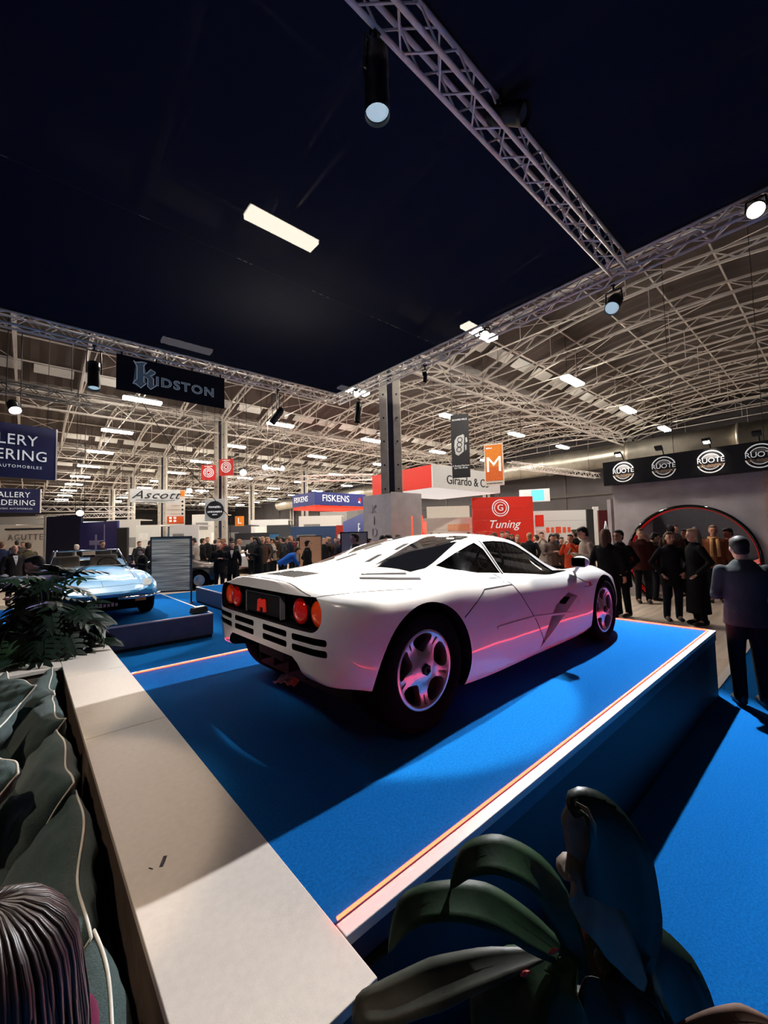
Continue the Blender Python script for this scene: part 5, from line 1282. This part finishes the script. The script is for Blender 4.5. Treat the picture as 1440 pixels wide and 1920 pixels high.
at_person('grey-haired visitor deeper in the round doorway', 1302, 988, 13.0, 'away', coat=(80, 70, 70), hairc=(150, 140, 132))
# --- crowd in front of the red and white stands
RC = random.Random(5)
mid = [(930, 998, 15, 'dark'), (941, 997, 15.6, 'dark'), (951, 996, 14.8, 'dark'), (970, 1003, 14, 'fair'), (992, 999, 13.2, 'blond'), (1015, 998, 12.8, 'cream'), (1033, 1000, 12.4, 'grey'), (1052, 1008, 12.0, 'brown'), (1069, 1002, 11.6, 'orange'), (1078, 993, 12.2, 'black'), (905, 1001, 17, 'dark'), (918, 1002, 17, 'brown'), (1044, 1000, 14.5, 'navy'), (1006, 1003, 15, 'dark'), (960, 1001, 17, 'grey')]
pal = {'dark': BLK, 'fair': (120, 92, 74), 'blond': (28, 30, 36), 'cream': (206, 194, 184), 'grey': (112, 100, 98), 'brown': (76, 56, 46), 'orange': (196, 70, 40), 'black': (14, 15, 18), 'navy': (30, 34, 58)}
desc = {'blond': 'blond visitor in a dark jacket', 'cream': 'visitor in a cream coat photographing', 'grey': 'long-haired woman in a grey coat', 'fair': 'visitor with fair hair in a tan jacket', 'orange': 'visitor in an orange-red top holding a camera'}
seen = {}
for k, (px, py, d, c) in enumerate(mid):
    seen[c] = seen.get(c, 0) + 1
    lab = desc.get(c, '%s-clothed visitor' % c) + (', %s of them,' % ordw[seen[c] - 1] if c in ('dark', 'brown', 'grey') else '') + ' in the crowd before the red wall'
    at_person(lab, px, py, d, RC.choice(['cam', 'cam', 'left', 'away']), RC.uniform(-.5, .5), pose={'cream': 'camera', 'orange': 'camera', 'grey': 'phone'}.get(c, RC.choice(['stand', 'pockets', 'phone'])), hair='long' if c == 'grey' else 'short', fem=c == 'grey', coat=pal[c], hairc={'blond': (176, 140, 100), 'fair': (170, 130, 96)}.get(c, RC.choice([(24, 20, 20), (50, 36, 30), (80, 60, 48)])), skin=RC.choice([0, 1, 2]), group='crowd before the red wall')
CN = {BLK: 'black', DGREY: 'dark grey', NAVYC: 'navy', BROWN: 'brown', (150, 140, 130): 'pale grey', (90, 30, 30): 'dark red', (120, 60, 50): 'rust', (160, 150, 146): 'light grey'}
def crowd(n, x0, x1, y0, y1, d0, d1, where, group, cols):
    xs = [x0 + (x1 - x0) * (k + .5) / n + RC.uniform(-2.5, 2.5) for k in range(n)]; cnt = {}
    words = ordw + ['thirteenth', 'fourteenth', 'fifteenth', 'sixteenth']
    for px in xs:
        c = RC.choice(cols); hn, hc_ = RC.choice([('dark-haired', (24, 20, 20)), ('brown-haired', (60, 44, 36)), ('fair-haired', (150, 116, 90))]); cnt[(c, hn)] = cnt.get((c, hn), 0) + 1
        lab = 'small %s visitor in %s, %s such from the left, %s' % (hn, CN[c], words[cnt[(c, hn)] - 1], where)
        at_person(lab, px, RC.uniform(y0, y1), RC.uniform(d0, d1), RC.choice(['cam', 'away', 'left', 'right']), RC.uniform(-.4, .4), pose=RC.choice(['stand', 'pockets', 'phone']), coat=c, hairc=hc_, skin=RC.choice([0, 1]), group=group)
crowd(26, 468, 652, 1004, 1010, 15.5, 19.0, 'before the blue stand boxes', 'distant crowd between column and casing', [BLK, DGREY, NAVYC, BROWN, (150, 140, 130), (90, 30, 30)])
crowd(14, 786, 906, 997, 1003, 17, 21.5, 'before the white counter wall', 'distant crowd before the counter wall', [BLK, DGREY, NAVYC, BROWN])
crowd(8, 362, 452, 1007, 1012, 16.5, 20, 'behind the bald man', 'distant crowd behind the bald man', [BLK, DGREY, (120, 60, 50), (160, 150, 146)])
# ================================================================== blue convertible and parked display cars
M_SKY = mat('light_blue_paint', (52, 166, 234), rough=0.35, var=0.02, coat=1.0, coat_rough=0.04)
M_CHROME = mat('chrome', (225, 225, 228), rough=0.08, metal=1.0, var=0.02)
bc = empty('convertible', (1.0, 11.55, 0.45), -PI / 2 + 0.0, 'light blue open-top convertible with black lower front', 'car')
BST = [(-1.05, .46, .5, .58, .60, .70, .5, .74, .4, .76, .25, .76), (-1.0, .40, .62, .70, .70, .72, .6, .76, .45, .78, .28, .78), (-.8, .30, .74, .81, .81, .76, .72, .80, .5, .82, .3, .82), (0, .22, .80, .87, .87, .80, .80, .83, .6, .85, .4, .86), (.8, .2, .8, .86, .86, .79, .80, .81, .62, .83, .42, .84),
       (1.3, .2, .8, .86, .86, .78, .80, .82, .62, .86, .42, .88), (2.0, .2, .8, .87, .87, .78, .80, .80, .6, .815, .4, .82), (2.4, .2, .8, .88, .88, .77, .79, .765, .6, .77, .4, .775), (2.9, .22, .78, .865, .855, .70, .75, .69, .6, .69, .4, .695), (3.2, .30, .72, .82, .80, .60, .72, .585, .58, .585, .38, .585),
       (3.33, .40, .62, .72, .70, .535, .62, .525, .5, .525, .3, .525), (3.37, .44, .5, .58, .56, .50, .5, .495, .4, .495, .25, .495)]
BG = car_surface(BST, 90, 56); b_mb = grid_solid(BG); bbody = b_mb.build('body', M_SKY, bc)
btree = BVHTree.FromPolygons([Vector(v) for v in b_mb.v], b_mb.f)
for s in (-1, 1):
    for x in (0, 2.4): boolean(bbody, MB().lathe([(.365, .5 * s), (.365, 1.05 * s)], 40, 'y', (x, 0, .31)))
boolean(bbody, MB().prism(rrect(.05, 1.12, -.62, .62, .1), .42, 1.2, 'xy'), m=M_LEATHER)
boolean(bbody, MB().bx((2.82, -1.0, .0), (3.6, 1.0, .445)))
bbody.data.set_sharp_from_angle(angle=math.radians(32))
def bstrip(name, pts, w, m, lift=.002):
    global tree
    return strip(name, pts, lambda x, y: (lambda h: (h[0], h[1]) if h[0] else None)(btree.ray_cast(Vector((x, y, 2)), Vector((0, 0, -1)))), w, m, lift, .05, bc)
bstrip('bonnet_gap', [(1.38, .6), (2.86, .52), (2.9, 0), (2.86, -.52), (1.38, -.6)], .008, M_GAP)
bstrip('nose_crease', [(3.12, .66), (3.14, 0), (3.12, -.66)], .006, M_GAP)
bstrip('nose_gap', [(2.9, 0), (3.14, 0)], .005, M_GAP)
for s in (-1, 1):
    bstrip('lamp_cover', [(2.98, s * .70), (3.16, s * .66), (3.22, s * .62)], .15, mat('lamp_plexi', (206, 216, 220), rough=0.08, coat=1.0), .004)
    MB().path([(3.42, s * .18, .42), (3.44, s * .35, .42), (3.36, s * .66, .42), (3.1, s * .86, .43), (2.85, s * .91, .43)], .034, 8, flat=.7).build('bumper', M_CHROME, bc)
    MB().box((3.36, s * .52, .375), (.05, .16, .05)).build('marker_lamp', mat('marker_amber', (214, 150, 90), rough=0.2), bc)
MB().bx((2.85, -.76, .2), (3.2, .76, .444)).build('lower_front', mat('valance_black', (8, 8, 9), rough=0.9, spec=0.1), bc, bevel=.04)
pm_ = mat('plate_white', (200, 200, 200), rough=0.5)
for k in range(8): MB().bx((3.2, -.22 + .056 * k, .275), (3.206, -.22 + .056 * k + .036, .275 + (.05 if k % 3 else .065))).build('badge_mark', pm_, bc)
# windscreen
T_ = [Vector((1.30 - .10 * abs(t) ** 2, .66 * t, .86)) for t in np.linspace(-1, 1, 13)]; U_ = [Vector((.86 - .08 * abs(t) ** 2, .56 * t, 1.20)) for t in np.linspace(-1, 1, 13)]
MB().path(T_, .014, 6).build('screen_base', M_CARBLK, bc); MB().path([T_[0]] + U_ + [T_[-1]], .018, 8).build('screen_frame', M_CHROME, bc)
MB().add(T_ + U_, [(i, i + 1, 14 + i, 13 + i) for i in range(12)], True).build('windscreen', M_GLASS, bc)
MB().box((.98, 0, 1.08), (.03, .2, .05)).build('rear_view_mirror', M_CARBLK, bc)
M_TAN = mat('seat_grey_tan', (120, 112, 106), rough=0.6, var=0.1)
for y in (-.34, .34):
    st = empty('seat', (.5, y, .42), 0, None, None, None, bc)
    MB().box((.06, 0, .08), (.5, .5, .14)).build('cushion', M_TAN, st, bevel=.04); MB().box((-.24, 0, .34), (.14, .5, .5), rot=(0, -.2, 0)).build('backrest', M_TAN, st, bevel=.04); MB().box((-.32, 0, .63), (.09, .3, .14)).build('headrest', M_TAN, st, bevel=.03)
MB().box((1.14, 0, .80), (.2, 1.2, .14)).build('dashboard', M_CARBLK, bc, bevel=.03)
P_ = [Vector((.9 + .07 * math.sin(a), .34 + .18 * math.cos(a), .86 + .17 * math.sin(a))) for a in np.linspace(0, 2 * PI, 21)[:-1]]
MB().path(P_, .012, 6, closed=True).tube((.9, .17, .86), (.9, .51, .86), .01, 6).tube((.9, .34, .86), (1.1, .34, .8), .016, 6).build('steering_wheel', M_CARBLK, bc)
simple_rim = MB().lathe([(.02, -.01), (.05, -.01), (.07, .015), (.15, .02), (.165, .0), (.178, -.005), (.18, .03), (.02, .04)], 30, 'y').mesh('rim'); simple_rim.materials.append(M_ALLOY)
simple_tyre = MB().lathe([(.178, .0), (.21, -.012), (.28, -.008), (.315, .03), (.315, .17), (.28, .2), (.18, .2)], 36, 'y', cap=False).mesh('tyre'); simple_tyre.materials.append(M_TYRE)
def simple_wheel(parent, x, s, y, z=.315, sc=1.0):
    w = empty('wheel', (x, s * y, z), 0 if s < 0 else PI, None, None, None, parent); w.scale = (sc, sc, sc)
    link('rim', simple_rim, None, w); link('tyre', simple_tyre, None, w)
for s in (-1, 1):
    for x in (0, 2.4): simple_wheel(bc, x, s, .875)
# generic display coupe shared by the cars parked on other stands
gmb = grid_solid(car_surface(ST, 70, 44)); gobj = gmb.build('tmp_body', M_PAINT)
for s in (-1, 1):
    boolean(gobj, MB().lathe([(.37, .5 * s), (.37, 1.05 * s)], 32, 'y', (0, 0, .34))); boolean(gobj, MB().lathe([(.35, .5 * s), (.35, 1.05 * s)], 32, 'y', (2.718, 0, .32)))
gobj.data.set_sharp_from_angle(angle=math.radians(35)); g_me = gobj.data; bpy.data.objects.remove(gobj)
panes = []
for P, pl_, sd_ in ((SIDE_WIN['door'], 'xz', -1), (SIDE_WIN['door'], 'xz', 1), (SIDE_WIN['quarter'], 'xz', -1), (SIDE_WIN['quarter'], 'xz', 1), (SCREEN, 'xy', None)):
    o = pane('window', P, pl_, sd_, .004, M_REARGLASS); panes.append(o.data); bpy.data.objects.remove(o)
def display_car(label, loc, rz, colr, sc=1.0):
    e = empty('display_car', loc, rz, label, 'car', 'cars on other stands'); e.scale = (sc, sc, sc * 1.05)
    b = link('body', g_me, None, e); b.material_slots[0].link = 'OBJECT'; b.material_slots[0].material = mat('paint_%d_%d_%d' % colr, colr, rough=0.3, var=0.02, coat=1.0)
    for p in panes: link('window', p, None, e)
    for s in (-1, 1): simple_wheel(e, 0, s, .875, .335, 1.06); simple_wheel(e, 2.718, s, .885, .32)
    return e
for k, (px, py, d, rz, c, lab) in enumerate(((1330, 1080, 11.6, PI / 2, (206, 60, 44), 'red sports car seen through the round doorway'),
        (385, 1085, 15.5, 2.6, (34, 36, 42), 'dark car parked behind the bald man'), (300, 1075, 20.5, 2.2, (26, 28, 34), 'black car parked left behind the streaky panel'),
        (455, 1062, 21.0, 1.0, (188, 190, 194), 'silver car parked in the distance beyond the bald man'), (345, 1062, 22.3, .7, (90, 20, 24), 'dark red car in the distance behind the streaky panel'))):
    p = atd(px, py, d) if k else Vector((15.2, -.4, 0)); display_car(lab, (p.x, p.y, 0.0), rz, c)
# ================================================================== sofa, cushions, seated woman, plants
M_GREENFAB = mat('green_tweed', (58, 78, 78), rough=0.95, var=0.3, scale=160, bump=0.6, bscale=420, spec=0.1, sheen=0.2)
M_PIPING = mat('white_piping', (208, 208, 200), rough=0.8)
sf = empty('sofa', (0, 0, 0), 0, 'low dark green sofa along the ledge', 'sofa')
MB().bx((-1.15, .35, .10), (.262, 4.74, .40)).build('seat_base', M_GREENFAB, sf, bevel=.03)
for k in range(5): MB().bx((-1.12, .37 + .87 * k, .40), (.0, .37 + .87 * k + .86, .50)).build('seat_cushion', M_GREENFAB, sf, bevel=.035)
for x in (-1.05, .18):
    for y in (.5, 4.6): MB().bx((x - .03, y - .03, .012), (x + .03, y + .03, .1)).build('leg', M_BLACK, sf)
def pillow(name, label, loc, rot, w, h, t, seed, cat='cushion', group=None):
    r = random.Random(seed); n = 30
    e = empty(name, loc, 0, label, cat, group); e.rotation_euler = rot
    ph = [r.uniform(0, 6.28) for _ in range(8)]
    def P(u, v, s):
        ear = 1 - .09 * (1 - abs(u) ** 2.2) * (abs(v) > .0) * abs(v) ** 3 ; ear2 = 1 - .07 * (1 - abs(v) ** 2.2) * abs(u) ** 3
        wob = .012 * math.sin(5 * u + ph[0]) * abs(v) ** 4 + .010 * math.sin(4 * v + ph[1]) * abs(u) ** 4
        x = u * w / 2 * ear2; y = v * h / 2 * ear + wob
        th = t / 2 * max(0, (1 - abs(u) ** 2.6)) ** .5 * max(0, (1 - abs(v) ** 2.6)) ** .5
        edge = max(abs(u), abs(v))
        wr = .012 * math.sin(14 * (u * .6 + v) + ph[2] + 2 * math.sin(3 * u + ph[3])) * edge ** 2 * (1 - edge ** 8) + .009 * math.sin(19 * (v * .5 - u) + ph[4]) * edge ** 3 * (1 - edge ** 8) + .007 * math.sin(7 * u + 3 * v + ph[5])* (1 - edge ** 6)
        z = s * (th + wr * (th > 0)) + .02 * math.sin(2.6 * u + ph[6]) * math.cos(2 * v + ph[7])
        return Vector((x, y, z))
    G_ = [2 * i / n - 1 for i in range(n + 1)]; G_ = [math.copysign(abs(g) ** .8, g) for g in G_]
    V = []; idx = {}
    for s in (1, -1):
        for i, u in enumerate(G_):
            for j, v in enumerate(G_):
                if s < 0 and (i in (0, n) or j in (0, n)): idx[(s, i, j)] = idx[(1, i, j)]; continue
                idx[(s, i, j)] = len(V); V.append(P(u, v, s))
    F = [(idx[(s, i, j)], idx[(s, i + 1, j)], idx[(s, i + 1, j + 1)], idx[(s, i, j + 1)]) for s in (1, -1) for i in range(n) for j in range(n)]
    MB().add(V, F, True).build('cover', M_GREENFAB, e)
    ring = [V[idx[(1, i, 0)]] for i in range(n)] + [V[idx[(1, n, j)]] for j in range(n)] + [V[idx[(1, n - i, n)]] for i in range(n)] + [V[idx[(1, 0, n - j)]] for j in range(n)]
    MB().path(ring, .0045, 6, closed=True).build('piping', M_PIPING, e); return e
# back cushions: local x along the sofa, local y up the back, thin axis towards the sitter
def back_rot(lean, yaw, roll=0.0):
    X = Vector((math.sin(yaw) * .0 + roll * .0, 1, 0)); Yv = Vector((math.sin(lean), 0, math.cos(lean)))
    R = Matrix((X, Yv, X.cross(Yv))).transposed(); return (Matrix.Rotation(yaw, 3, 'Z') @ R @ Matrix.Rotation(roll, 3, 'Z')).to_euler()
cn_ = ['back cushion nearest the potted corner plant', 'second back cushion from the corner plant', 'third back cushion from the corner plant', 'fourth back cushion from the corner plant', 'back cushion nearest the viewer beside the seated woman']
for k, (y, z, ln, ro) in enumerate(((4.33, .50, .52, .05), (3.58, .515, .5, -.05), (2.73, .53, .5, -.04), (1.92, .50, .5, .05), (1.12, .49, .48, -.03))):
    pillow('back_cushion', 'dark green sofa cushion with white piping, ' + cn_[k], (.055, y, z), back_rot(ln, 0.0, ro), (.80, .82, .86, .86, .76)[k], .52, .22, 20 + k, group='sofa back cushions')
for k, (x, y, z, ln, yw, w) in enumerate(((-.16, 3.95, .70, .75, .35, .5), (-.22, 3.25, .68, .8, -.2, .5), (-.2, 2.6, .70, .7, .25, .52), (-.25, 1.75, .70, .8, -.1, .5))):
    pillow('throw_pillow', 'square dark green throw pillow with white piping, %s from the corner plant' % ordw[k], (x, y, z), back_rot(ln, yw), w, .46, .15, 40 + k, group='throw pillows on the sofa')
# seated woman with long brown hair, seen from above and behind
wo = person('seated woman with long brown hair in a plum top on the sofa', (-.02, .88, -.0), 2.6, 1.68, pose='sit', hair='plain', fem=True, coat=(96, 30, 58), legs=(30, 30, 40), hairc=(34, 19, 18))
A_ = archetype('sit', .78, 'plain', True); hcx = A_['eyes'][0].lerp(A_['eyes'][1], .5) - Vector((.086, 0, .012))
hs = MB(); rr = random.Random(3)
for k in range(520):
    a = PI + rr.uniform(-2.85, 2.85); R0 = rr.uniform(.108, .118); ln = rr.uniform(.26, .38); wv = rr.uniform(0, 6.28)
    side = 1 if math.sin(a) > 0 else -1; pts = []
    for el in (1.5, 1.2, .9, .6, .3, .05):
        pts.append(hcx + Vector((-.012 + R0 * math.cos(el) * math.cos(a), R0 * .92 * math.cos(el) * math.sin(a), .035 + R0 * 1.05 * math.sin(el))))
    b_ = pts[-1]
    for q in (.3, .65, 1.0):
        pts.append(b_ + Vector((math.cos(a) * .012 * q + .006 * math.sin(wv + 4 * q) - .012 * q, math.sin(a) * .012 * q + .006 * math.cos(wv + 4 * q), -ln * q)))
    hs.path(pts, [.0025, .0034, .0038, .004, .004, .004, .0038, .0032, .0012], 4)
hs_o = hs.build('hair_strands', mat('hair_strands_brown', (34, 19, 18), rough=0.4, var=0.5, scale=40, spec=0.6), wo)
hs_o['kind'] = 'stuff'

# ---- plants
M_LEAF = mat('leaf_dark', (19, 33, 24), rough=0.42, spec=0.3, var=0.3, scale=9, bump=0.08, bscale=40)
M_LEAF2 = mat('leaf_mid', (34, 56, 34), rough=0.5, spec=0.25, var=0.3, scale=9, bump=0.08, bscale=40)
M_LEAFB = mat('leaf_brown_back', (120, 104, 88), rough=0.6, var=0.3, scale=14, bump=0.1, bscale=60)
M_STEM = mat('stem_green', (52, 70, 40), rough=0.5); M_BARK = mat('bark', (130, 84, 52), rough=0.8, var=0.4, scale=20, bump=0.4, bscale=60)
def monstera(seed, L=.3, W=.26, lobes=5):
    r = random.Random(seed); mb = MB(); droop = r.uniform(.5, 1.3)
    def S(u, v):              # u along midrib 0..1, v across -1..1 -> curved surface
        x = L * (u - droop * .16 * u * u); z = -droop * .20 * L * u * u * 1.3 - .10 * abs(v) ** 1.5 * W
        return Vector((x, v * W / 2, z))
    n = 12; V = []
    for i in range(n + 1):
        u = i / n; w = .30 * (1 - u ** 3) + .02
        V += [S(u, -w), S(u, 0) + Vector((0, 0, -.006)), S(u, w)]
    mb.add(V, [(i * 3 + k, i * 3 + k + 1, i * 3 + 4 + k, i * 3 + 3 + k) for i in range(n) for k in (0, 1)], True)
    for s in (-1, 1):
        for k in range(lobes):
            u0 = -.02 + .92 * k / lobes; u1 = u0 + .92 / lobes * (.78 if k < lobes - 1 else 1.0); m = 7; V = []
            ext = math.sin(PI * (.22 + .66 * (k + .5) / lobes)) ** .8
            for i in range(m + 1):
                t = i / m; v = .16 + (ext - .16) * t; sh = .16 * t * t + .04; nar = 1 - .75 * max(0, t - .45) ** 1.6 / .38
                a, b = u0 + sh, u1 + sh; c_ = (a + b) / 2; a = c_ + (a - c_) * nar; b = c_ + (b - c_) * nar
                V += [S(a, s * v), S(b, s * v)]
            mb.add(V, [(i * 2, i * 2 + 1, i * 2 + 3, i * 2 + 2) for i in range(m)], True)
    return mb
leaf_meshes = []
for k in range(5):
    me = monstera(k, .30 + .02 * k, .30, 5).mesh('leaf', recalc=False); me.materials.append((M_LEAF, M_LEAF2)[k % 3 == 2]); leaf_meshes.append(me)
def plain_leaf(pts, half, m, fold=.25, name='leaf', parent=None, curl=0.0, n=18, up=None):
    """a leaf along a midrib of points; half = list of half widths"""
    P = [Vector(p) for p in pts]; T = np.linspace(0, len(P) - 1, n + 1); V = []; W_ = []
    C = []
    for t in T:
        i = min(int(t), len(P) - 2); f = t - i
        p0 = P[max(i - 1, 0)]; p1 = P[i]; p2 = P[i + 1]; p3 = P[min(i + 2, len(P) - 1)]
        C.append(.5 * ((2 * p1) + (p2 - p0) * f + (2 * p0 - 5 * p1 + 4 * p2 - p3) * f * f + (3 * p1 - p0 - 3 * p2 + p3) * f ** 3))
        W_.append(float(np.interp(t, range(len(half)), half)))
    V = []
    for i, c in enumerate(C):
        d = (C[min(i + 1, n)] - C[max(i - 1, 0)]).normalized(); upv = Vector(up) if up else Vector((-.35, -.5, .8))
        s = d.cross(upv); s = s.normalized() if s.length > 1e-4 else Vector((1, 0, 0)); nn = s.cross(d).normalized()
        w = W_[i]
        for j, q in enumerate((-1, -.5, 0, .5, 1)):
            V.append(c + s * w * q * math.cos(fold) + nn * (abs(q) * w * math.sin(fold) - curl * w * (abs(q) ** 3)))
    F = [(i * 5 + k, i * 5 + k + 1, i * 5 + 6 + k, i * 5 + 5 + k) for i in range(n) for k in range(4)]
    o = MB().add(V, F, True).build(name, m, parent, recalc=False); sd_ = o.modifiers.new('t', 'SOLIDIFY'); sd_.thickness = .0025; sd_.offset = 0
    return o
# corner plant on the ledge
mp = empty('leafy_plant', (.18, 5.25, .704), 0, 'dark glossy split-leaf plant on the corner of the ledge', 'plant'); mp.scale = (1.16, 1.0, 1.18)
MB().lathe([(.10, 0), (.125, .0), (.15, .16), (.155, .17), (.13, .17), (.12, .14)], 24).build('pot', M_BLACK, mp)
rp_ = random.Random(12)
for k in range(70):
    if k < 52: a = rp_.uniform(0, 2 * PI); h = .12 + .62 * (k / 52) ** .9; rad = rp_.uniform(.04, .26) * (1.1 - .45 * k / 52)
    else: a = rp_.uniform(0, 2 * PI); h = rp_.uniform(.05, .3); rad = rp_.uniform(.16, .34)
    p = Vector((rad * math.cos(a), rad * math.sin(a) * .72, h)); b0 = Vector((.03 * math.cos(a), .03 * math.sin(a), .1))
    o = link('leaf', leaf_meshes[k % 5], None, mp); o.location = p; sc_ = rp_.uniform(.75, 1.1); o.scale = (sc_, sc_, sc_)
    o.rotation_euler = (rp_.uniform(-.5, .5), rp_.uniform(-.1, .9) - (.6 if k > 34 and k < 52 else 0), a + rp_.uniform(-.5, .5))
    MB().path([b0, b0.lerp(p, .5) + Vector((0, 0, .05)), p], [.007, .006, .005], 5).build('stalk', M_STEM, mp)
for pts, hw in (([(.36, -.05, .10), (.45, -.1, .06), (.54, -.12, .015)], [.01, .05, .0]), ([(-.2, -.15, .08), (-.42, -.2, .05), (-.62, -.22, .012)], [.02, .07, 0]), ([(-.1, -.2, .06), (-.3, -.28, .05), (-.48, -.3, .02)], [.02, .06, 0]), ([(.25, -.02, .3), (.38, -.03, .27), (.5, -.04, .2)], [.01, .06, 0]), ([(.2, 0, .36), (.34, 0, .42), (.46, -.02, .40)], [.01, .03, 0])):
    plain_leaf(pts, hw, M_LEAF, .3, 'leaf', mp)
# foreground plant beside the plinth
D0 = 1.02
fp_base = atd(1110, 1905, 1.1)
fp = empty('potted_tree', (1.22, .52, 0), 0, 'large-leaved young tree in the foreground beside the plinth', 'plant'); bpy.context.view_layer.update()
MB().lathe([(.15, .012), (.17, .013), (.20, .34), (.21, .36), (.18, .36), (.17, .31)], 28).build('pot', mat('pot_dark', (40, 36, 36), rough=0.6), fp)
def FP(px, py, d): return atd(px, py, d) - fp.location
MB().path([(0, 0, .3), FP(1075, 1990, 1.12), FP(1060, 1900, 1.08), FP(1075, 1800, 1.04)], [.022, .020, .017, .01], 10).build('trunk', M_BARK, fp)
U0 = tuple(-ray(1000, 1700).normalized() * .85 + Vector((0, 0, .45)))
LV = [([(1185, 1870, 1.06), (1175, 1740, 1.02), (1150, 1630, 1.0), (1118, 1545, .99), (1085, 1512, .985), (1078, 1535, .97)], [.02, .085, .105, .075, .04, .0], M_LEAF, .28),
      ([(1090, 1690, .99), (1092, 1610, .985), (1085, 1540, .98), (1090, 1508, .985)], [.008, .034, .04, .015], M_LEAFB, .12),
      ([(1210, 1850, 1.0), (1150, 1745, .98), (1105, 1685, .965), (1068, 1638, .96), (1058, 1650, .95)], [.012, .06, .062, .045, .0], M_LEAFB, .12),
      ([(1100, 1850, 1.04), (1060, 1730, 1.03), (1010, 1645, 1.02), (940, 1605, 1.0), (880, 1615, .99), (844, 1668, .98)], [.01, .04, .046, .045, .035, .0], M_LEAF2, .2),
      ([(1090, 1815, 1.02), (1000, 1752, 1.0), (915, 1700, .98), (830, 1690, .96), (765, 1712, .95), (728, 1788, .94)], [.01, .04, .045, .038, .035, .0], M_LEAF2, .2),
      ([(1030, 1788, 1.0), (920, 1812, .965), (820, 1845, .945), (730, 1880, .93), (680, 1893, .925), (664, 1925, .92)], [.006, .034, .046, .04, .028, .0], mat('leaf_grey_brown', (66, 68, 58), rough=0.5, var=0.5, scale=10), .3),
      ([(1050, 1795, 1.0), (985, 1840, .97), (945, 1900, .95), (930, 1990, .94)], [.01, .07, .085, .05], M_LEAF2, .15),
      ([(1075, 1800, .99), (1050, 1850, .96), (1058, 1920, .94), (1085, 2000, .93)], [.01, .045, .055, .03], M_LEAF2, .25),
      ([(1120, 1810, 1.05), (1205, 1800, 1.05), (1265, 1860, 1.06), (1300, 1960, 1.06), (1310, 2060, 1.06)], [.02, .09, .10, .07, .0], M_LEAF, .2),
      ([(1130, 1850, 1.0), (1180, 1900, .99), (1200, 1980, .98), (1210, 2060, .97)], [.02, .09, .1, .06], M_LEAF, .25),
      ([(1110, 1830, .98), (1120, 1900, .96), (1130, 1980, .95)], [.015, .06, .04], M_LEAF, .3),
      ([(1090, 1830, 1.06), (1150, 1760, 1.07), (1190, 1720, 1.08), (1215, 1700, 1.09)], [.02, .08, .06, .0], M_LEAF, .2),
      ([(1230, 1960, 1.0), (1320, 1922, .99), (1400, 1915, .98), (1475, 1930, .97)], [.01, .02, .03, .0], mat('leaf_dry', (104, 74, 58), rough=0.7, var=0.3), .2)]
for pts, hw, m_, fo in LV: plain_leaf([FP(*p) for p in pts], hw, m_, fo, 'leaf', fp, .1, 22, U0)
for px, py in ((1038, 1783), (985, 1825)): MB().path([FP(px - 8, py + 4, .96), FP(px, py, .955), FP(px + 10, py - 3, .955)], [.003, .006, .002], 6).build('bud', mat('bud_red', (176, 60, 58), rough=0.5), fp)
bpy.data.scenes.remove(WORK)
